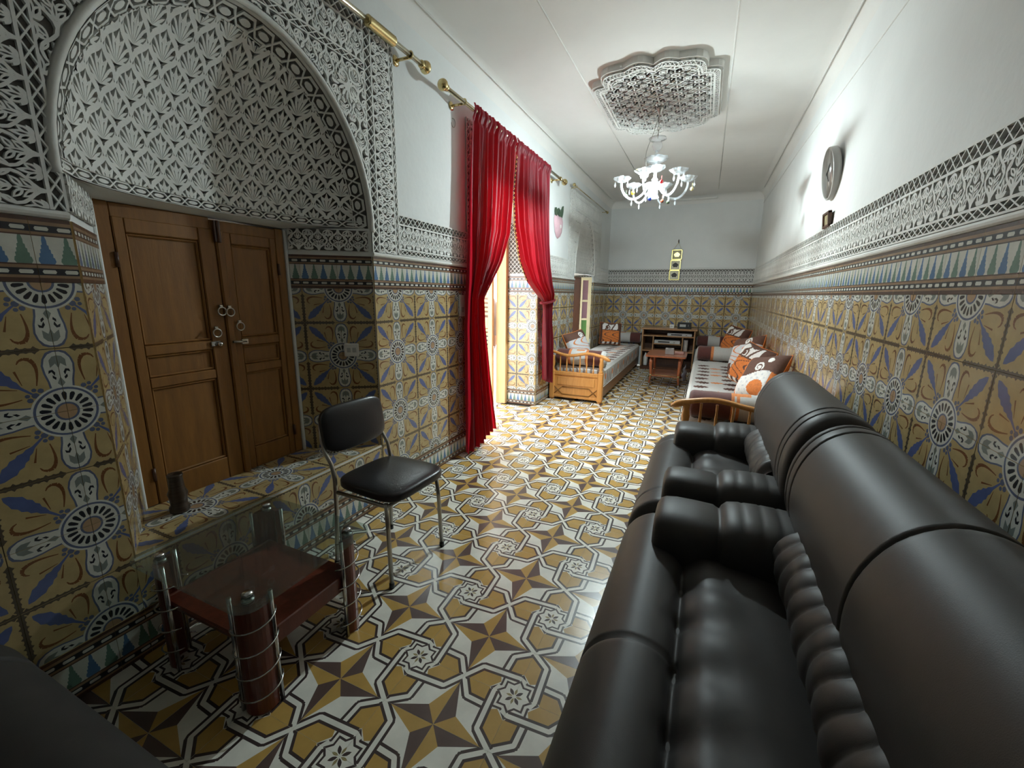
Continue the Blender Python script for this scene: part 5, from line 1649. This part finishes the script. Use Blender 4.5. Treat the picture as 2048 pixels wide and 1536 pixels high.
def cushion(pos, yaw, tilt, roll, sz, label, kind):
    o = empty('cushion', pos, label, 'cushion', 'orange and brown patterned cushions')
    def mf(u, v):
        if kind == 'A':          # orange centre, white scroll band on top, brown edges
            if u < .14 or u > .92: return 0
            if v > .66:
                if spiral(u, v, .70, .74, .13, a0=1.0): return 0
                if v > .93 + .04 * math.sin(9 * u) or u < .22: return 0
                return 3 if math.sin(22 * u + 14 * v) < .72 else 0
            if v > .62: return 0
            if v < .10: return 3 if (int(u * 9) % 2) else 0
            return 1 if math.sin(17 * u + 6 * math.sin(11 * v)) < .86 else 0
        if kind == 'B':          # grey with orange sprigs, brown corners with white curls
            if v > .72:
                return 3 if spiral(u, v, .35, .80, .12) else 0
            if v < .22 and u > .45:
                return 3 if spiral(u, v, .70, .12, .10) else 0
            if abs(math.sin(9 * u + 4 * math.sin(8 * v))) < .28: return 1
            return 2
        # C: brown top half with white curls, white/orange lower half
        if v > .50 + .06 * math.sin(6 * u):
            if spiral(u, v, .45, .64, .12) or spiral(u, v, .25, .80, .07): return 3
            return 0 if u < .85 else 1
        if abs(u - .5) > .38 or abs(math.hypot(u - .35, (v - .18) * 1.2) - .10) < .10: return 1
        return 3 if math.sin(40 * u) * math.sin(37 * v) < .55 else 2
    T = Matrix.Translation((0, 0, 0)) @ rotz(yaw) @ Matrix.Rotation(tilt, 4, 'Y') @ Matrix.Rotation(roll, 4, 'X')
    for sgn in (1, -1):
        def fn(u, v, sgn=sgn):
            a, b = 2 * u - 1, 2 * v - 1
            th = .088 * ((1 - a ** 4) * (1 - b ** 4)) ** .55 + .003 * math.sin(9 * u) * math.sin(8 * v)
            pin = 1 - .07 * (1 - a * a) * 0 - .05 * (1 - abs(a)) * abs(b) ** 3 - .05 * (1 - abs(b)) * abs(a) ** 3
            x = -sgn * max(th, 0)
            return T @ Vector((x, a * sz * pin, b * sz * pin))
        m_ = MB(); m_.grid(52, 52, fn, mf=(mf if sgn == 1 else None))
        if sgn == 1: mb = m_
        else: mb.add(m_.v, m_.f, 1, True)
    mb.obj('cover', CUS, o)
    n_ = 40; pts = []
    for k in range(4):
        for i in range(10):
            t = -1 + 2 * i / 10
            a, b = ((t, -1), (1, t), (-t, 1), (-1, -t))[k]
            pin = 1 - .05 * (1 - abs(a)) * abs(b) ** 3 - .05 * (1 - abs(b)) * abs(a) ** 3
            pts.append(T @ Vector((0, a * sz * pin, b * sz * pin)))
    mb = MB(); mb.tube(pts, .005, 6, closed=True); mb.obj('piping', CUS[1], o)
    return o
R_ = math.radians
cushion((2.34, 4.22, .680), R_(28), R_(32), R_(-14), .215, 'cushion with brown top and white curls nearest the black armchair', 'C')
cushion((2.31, 4.86, .685), R_(34), R_(22), R_(10), .215, 'orange cushion with white scrolled band, second along the right wall', 'A')
cushion((2.33, 5.72, .698), R_(34), R_(22), R_(-14), .22, 'grey cushion with brown corners, third along the right wall', 'B')
cushion((2.31, 7.55, .690), R_(45), R_(18), R_(8), .215, 'orange cushion with white band, farthest along the right wall', 'A')
cushion((.24, 5.80, .672), R_(150), R_(22), R_(-10), .20, 'brown and grey cushion behind the bolster on the left couch', 'B')
cushion((.27, 7.95, .67), R_(118), R_(12), R_(4), .20, 'orange cushion standing in the far corner of the left couch', 'A')

# ---------------------------------------------------------------- media unit, trolley table and the things on them
tv = empty('media_unit', (1.25, 8.50, 0), 'light wooden media unit with open shelves against the end wall', 'shelf unit')
UX0, UX1, UY0, UY1 = -.455, .465, -.19, .20
mb = MB(); mb.box(UX0 - .03, UX1 + .03, UY0 - .02, UY1, .750, .780, .006); mb.obj('top', UNITW, tv)
for x in (UX0, UX1 - .022):
    mb = MB(); mb.box(x, x + .022, UY0, UY1, .06, .75, .003); mb.obj('side', UNITW, tv)
mb = MB(); mb.box(UX0, UX1, UY0 + .01, UY1, 0, .06, .004); mb.obj('plinth', DARKW, tv)
for z, a, b in ((.625, UX0 + .022, UX1 - .022), (.345, UX0 + .022, -.26), (.345, .27, UX1 - .022), (.36, -.24, .25)):
    mb = MB(); mb.box(a, b, UY0 + .005, UY1, z, z + .02, .003); mb.obj('shelf', UNITW, tv)
for x in (-.26, .25):
    mb = MB(); mb.box(x, x + .02, UY0 + .005, UY1, .06, .625, .003); mb.obj('divider', UNITW, tv)
mb = MB(); mb.box(UX0 + .02, UX1 - .02, UY1 - .008, UY1 - .002, .06, .75); mb.obj('back_panel', DARKW, tv)
def boxy(name, x0, x1, y0, y1, z0, z1, m, label, cat, extra=None, b=.004):
    o = empty(name, ((x0 + x1) / 2, (y0 + y1) / 2, z0), label, cat)
    hx, hy = (x1 - x0) / 2, (y1 - y0) / 2
    mb = MB(); mb.box(-hx, hx, -hy, hy, 0, z1 - z0, b); mb.obj('case', m, o)
    if extra: extra(o, hx, hy, z1 - z0)
    return o
def face(o, hx, hy, hz, m=BLACKP):
    mb = MB(); mb.box(-hx * .7, hx * .2, -hy - .002, -hy + .001, hz * .3, hz * .7, .0005); mb.obj('display', m, o)
    mb = MB(); mb.box(hx * .5, hx * .62, -hy - .004, -hy + .001, hz * .35, hz * .65, .001); mb.obj('button', CHROME, o)
SILV = mat('silver_case', (0.42, 0.42, 0.42), .35, .3, var=.05)
boxy('media_player', 1.24, 1.66, 8.33, 8.60, .646, .695, SILV, 'flat silver player on the upper shelf of the media unit', 'media player', face)
boxy('receiver', 1.02, 1.47, 8.33, 8.62, .500, .560, SILV, 'wide grey receiver in the middle bay of the media unit', 'receiver', face)
mb = MB(); mb.box(1.015, 1.485, 8.32, 8.68, .482, .498, .003); mb.v = [(x - 1.25, y - 8.5, z) for x, y, z in mb.v]; mb.obj('shelf', UNITW, tv)
boxy('radio', 1.40, 1.63, 8.40, 8.52, .781, .895, BLACKP, 'black radio on top of the media unit', 'radio', lambda o, hx, hy, hz: face(o, hx, hy, hz, GREYP))
boxy('white_box', 1.26, 1.335, 8.42, 8.48, .781, .850, WHITEP, 'small white box on the media unit beside the black radio', 'box', lambda o, hx, hy, hz: MB().box(-hx * .6, hx * .6, -hy - .002, -hy, hz * .3, hz * .6, .0005).obj('label', GREYP, o))
mb = MB(); mb.lathe([(0, 0), (.035, 0), (.04, .02), (.042, .14), (.03, .19), (.016, .21), (.016, .24), (0, .24)], 16)
mb.obj('jar', WHITEP, label='white jar on the bottom shelf of the media unit', cat='jar', loc=(.875, 8.42, .061))
boxy('record_sleeves', 1.53, 1.60, 8.36, 8.60, .366, .58, PAPER, 'upright paper folders in the right bay of the media unit', 'folders', lambda o, hx, hy, hz: MB().box(-.004, .004, -hy - .003, -hy, .01, hz - .01, .001).obj('spine', WHITEP, o))
# plastic bag hanging at the trolley
tt = empty('trolley_table', (1.36, 7.00, 0), 'cherry wood trolley table with lower shelf in front of the media unit', 'trolley table')
mb = MB()
mb.prism(rrect(-.285, .285, -.37, .37, .05), lambda u, v, d: (u, v, d), .468, .492); mb.obj('table_top', CHERRY, tt)
mb = MB(); mb.prism(rrect(-.22, .22, -.30, .30, .02), lambda u, v, d: (u, v, d), .170, .186); mb.obj('lower_shelf', CHERRY, tt)
mb = MB(); mb.tube([(-.22, -.30, .192), (.22, -.30, .192)], .005, 8); mb.obj('shelf_rail', BRASS, tt)
for sx in (-1, 1):
    for sy in (-1, 1):
        x, y = sx * .20, sy * .29
        mb = MB(); mb.tube([(x, y, .468), (x + sx * .006, y + sy * .005, .36), (x, y, .25), (x - sx * .004, y, .17), (x + sx * .012, y + sy * .01, .06)], [.020, .024, .019, .016, .013], 10); lg = mb.obj('leg', CHERRY, tt)
        mb = MB(); mb.lathe([(.019, .17), (.023, .176), (.023, .190), (.019, .196)], 12, c=(x, y, 0)); mb.obj('brass_ring', BRASS, lg)
        mb = MB(); mb.lathe([(0, -.012), (.022, -.012), (.026, -.006), (.026, .006), (.022, .012), (0, .012)], 14, axis='x', c=(x + sx * .012, y + sy * .01, .028)); mb.tube([(x + sx * .012, y + sy * .01, .03), (x + sx * .012, y + sy * .01, .066)], .007, 8); mb.obj('castor', DULLCH, lg)
tb = empty('tissue_box', (1.395, 6.93, .493), 'grey tissue box on the trolley table', 'tissue box', rz=.05)
mb = MB(); mb.box(-.062, .062, -.075, .075, 0, .085, .003); mb.obj('carton', PAPER, tb)
mb = MB(); mb.prism([(.026 * math.cos(t), .036 * math.sin(t)) for t in np.linspace(0, 2 * math.pi, 16, endpoint=False)], lambda u, v, d: (u, v, d), .084, .0865); mb.obj('opening', BLACKP, tb)
mb = MB(); mb.box(-.058, .058, -.07, .07, .0845, .0855); mb.obj('lid', mat('carton_top', (.45, .42, .40), .7), tb)
pc = empty('tray_cloth', (1.53, 7.08, .493), 'folded pink cloth on the trolley table right of the tissue box', 'cloth')
mb = MB(); mb.box(-.07, .07, -.12, .12, 0, .010, .003); mb.obj('fold', mat('pink_cloth', (.50, .26, .22), .85), pc)
mb = MB(); mb.box(-.066, .066, -.115, .115, .010, .018, .003); mb.obj('fold', mat('pink_cloth', (.50, .26, .22), .85), pc)
bg = empty('plastic_bag', (1.62, 7.36, .12), 'pale crumpled bag standing behind the trolley table leg', 'bag')
mb = MB(); mb.soft((0, 0, .12), (.035, .07, .12), 3, 10, fn=lambda v: Vector((v.x * (1 - .5 * max(0, v.z / .12)) + .01 * math.sin(60 * v.z), v.y + .008 * math.sin(50 * v.z + 20 * v.x), v.z)))
mb.obj('sack', mat('bag_plastic', (.45, .47, .58), .4, var=.2, scale=20), bg)
mb = MB(); mb.tube([(0, -.02, .23), (.01, -.01, .275), (.01, .01, .275), (0, .02, .23)], .005, 6); mb.obj('handle', mat('bag_plastic', (.45, .47, .58), .4), bg)
bg.location = (1.62, 7.42, 0)

# ---------------------------------------------------------------- person outside the doorway
def skin_fig(name, verts, edges, radii, m, parent, root=0, lvl=1):
    me = bpy.data.meshes.new(name); me.from_pydata(verts, edges, [])
    o = link(name, me, parent)
    md = o.modifiers.new('skin', 'SKIN'); md.use_smooth_shade = True
    for i, sv in enumerate(me.skin_vertices[0].data):
        r = radii[i]; sv.radius = (r, r) if not isinstance(r, tuple) else r
        sv.use_root = (i == root)
    sb = o.modifiers.new('sub', 'SUBSURF'); sb.levels = lvl; sb.render_levels = lvl
    me.materials.append(m)
    return o
PX, PY, PZ = -.86, 4.98, -.15
pr = empty('person', (PX, PY, PZ), 'person in grey top and jeans standing outside the doorway', 'person', rz=R_(20))
v = [(0, 0, .95), (0, 0, 1.15), (0, 0, 1.35), (0, 0, 1.45), (0, .01, 1.53), (0, .03, 1.62), (0, .02, 1.72),
     (-.16, 0, 1.40), (-.20, .02, 1.15), (-.19, .08, .92), (.16, 0, 1.40), (.20, .02, 1.15), (.19, .08, .92),
     (-.09, 0, .90), (-.10, .01, .50), (-.10, -.02, .08), (-.10, .10, .03), (.09, 0, .90), (.10, .01, .50), (.10, -.02, .08), (.10, .10, .03)]
e = [(0, 1), (1, 2), (2, 3), (3, 4), (4, 5), (5, 6), (3, 7), (7, 8), (8, 9), (3, 10), (10, 11), (11, 12), (0, 13), (13, 14), (14, 15), (15, 16), (0, 17), (17, 18), (18, 19), (19, 20)]
rd = [.11, .11, .12, .07, .05, .085, .07, .055, .042, .032, .055, .042, .032, .075, .055, .042, .035, .075, .055, .042, .035]
for hnd, sx in ((9, -1), (12, 1)):
    x, y, z = v[hnd]
    pi = len(v); v.append((x, y + .02, z - .06)); e.append((hnd, pi)); rd.append(.028)
    for k, (dx, l) in enumerate(((-.022, .065), (-.008, .075), (.007, .072), (.021, .055))):
        a = len(v); v.append((x, y + .02 + dx, z - .06 - l * .6)); e.append((pi, a)); rd.append(.009)
        v.append((x, y + .03 + dx, z - .06 - l)); e.append((a, a + 1)); rd.append(.008)
    a = len(v); v.append((x - sx * .02, y + .05, z - .05)); e.append((pi, a)); rd.append(.010)
    v.append((x - sx * .025, y + .065, z - .08)); e.append((a, a + 1)); rd.append(.008)
skin_fig('body', v, e, rd, SKIN, pr)
skin_fig('hooded_top', [(0, 0, .92), (0, 0, 1.15), (0, 0, 1.35), (0, 0, 1.46), (-.17, 0, 1.41), (-.21, .02, 1.15), (-.195, .075, .96), (.17, 0, 1.41), (.21, .02, 1.15), (.195, .075, .96), (0, -.07, 1.50)],
         [(0, 1), (1, 2), (2, 3), (3, 4), (4, 5), (5, 6), (3, 7), (7, 8), (8, 9), (3, 10)], [(.17, .13), (.16, .13), (.17, .13), .09, .075, .062, .05, .075, .062, .05, .08], HOODIE, pr)
skin_fig('jeans', [(0, 0, .98), (-.095, 0, .90), (-.105, .01, .50), (-.105, -.015, .12), (.095, 0, .90), (.105, .01, .50), (.105, -.015, .12)], [(0, 1), (1, 2), (2, 3), (0, 4), (4, 5), (5, 6)], [(.15, .12), .095, .075, .065, .095, .075, .065], JEANS, pr)
skin_fig('hair', [(0, .0, 1.60), (0, .01, 1.70), (0, .04, 1.75)], [(0, 1), (1, 2)], [.08, .098, .075], HAIR, pr)
for sx in (-1, 1):
    mb = MB(); mb.soft((sx * .10, .06, .045), (.05, .14, .045), 3, 8); mb.obj('shoe', BLACKP, pr)
mb = MB(); mb.lathe([(0, .02), (.012, .008), (.014, -.01), (0, -.014)], 8, c=(0, .125, 1.635)); mb.obj('nose', SKIN, pr)
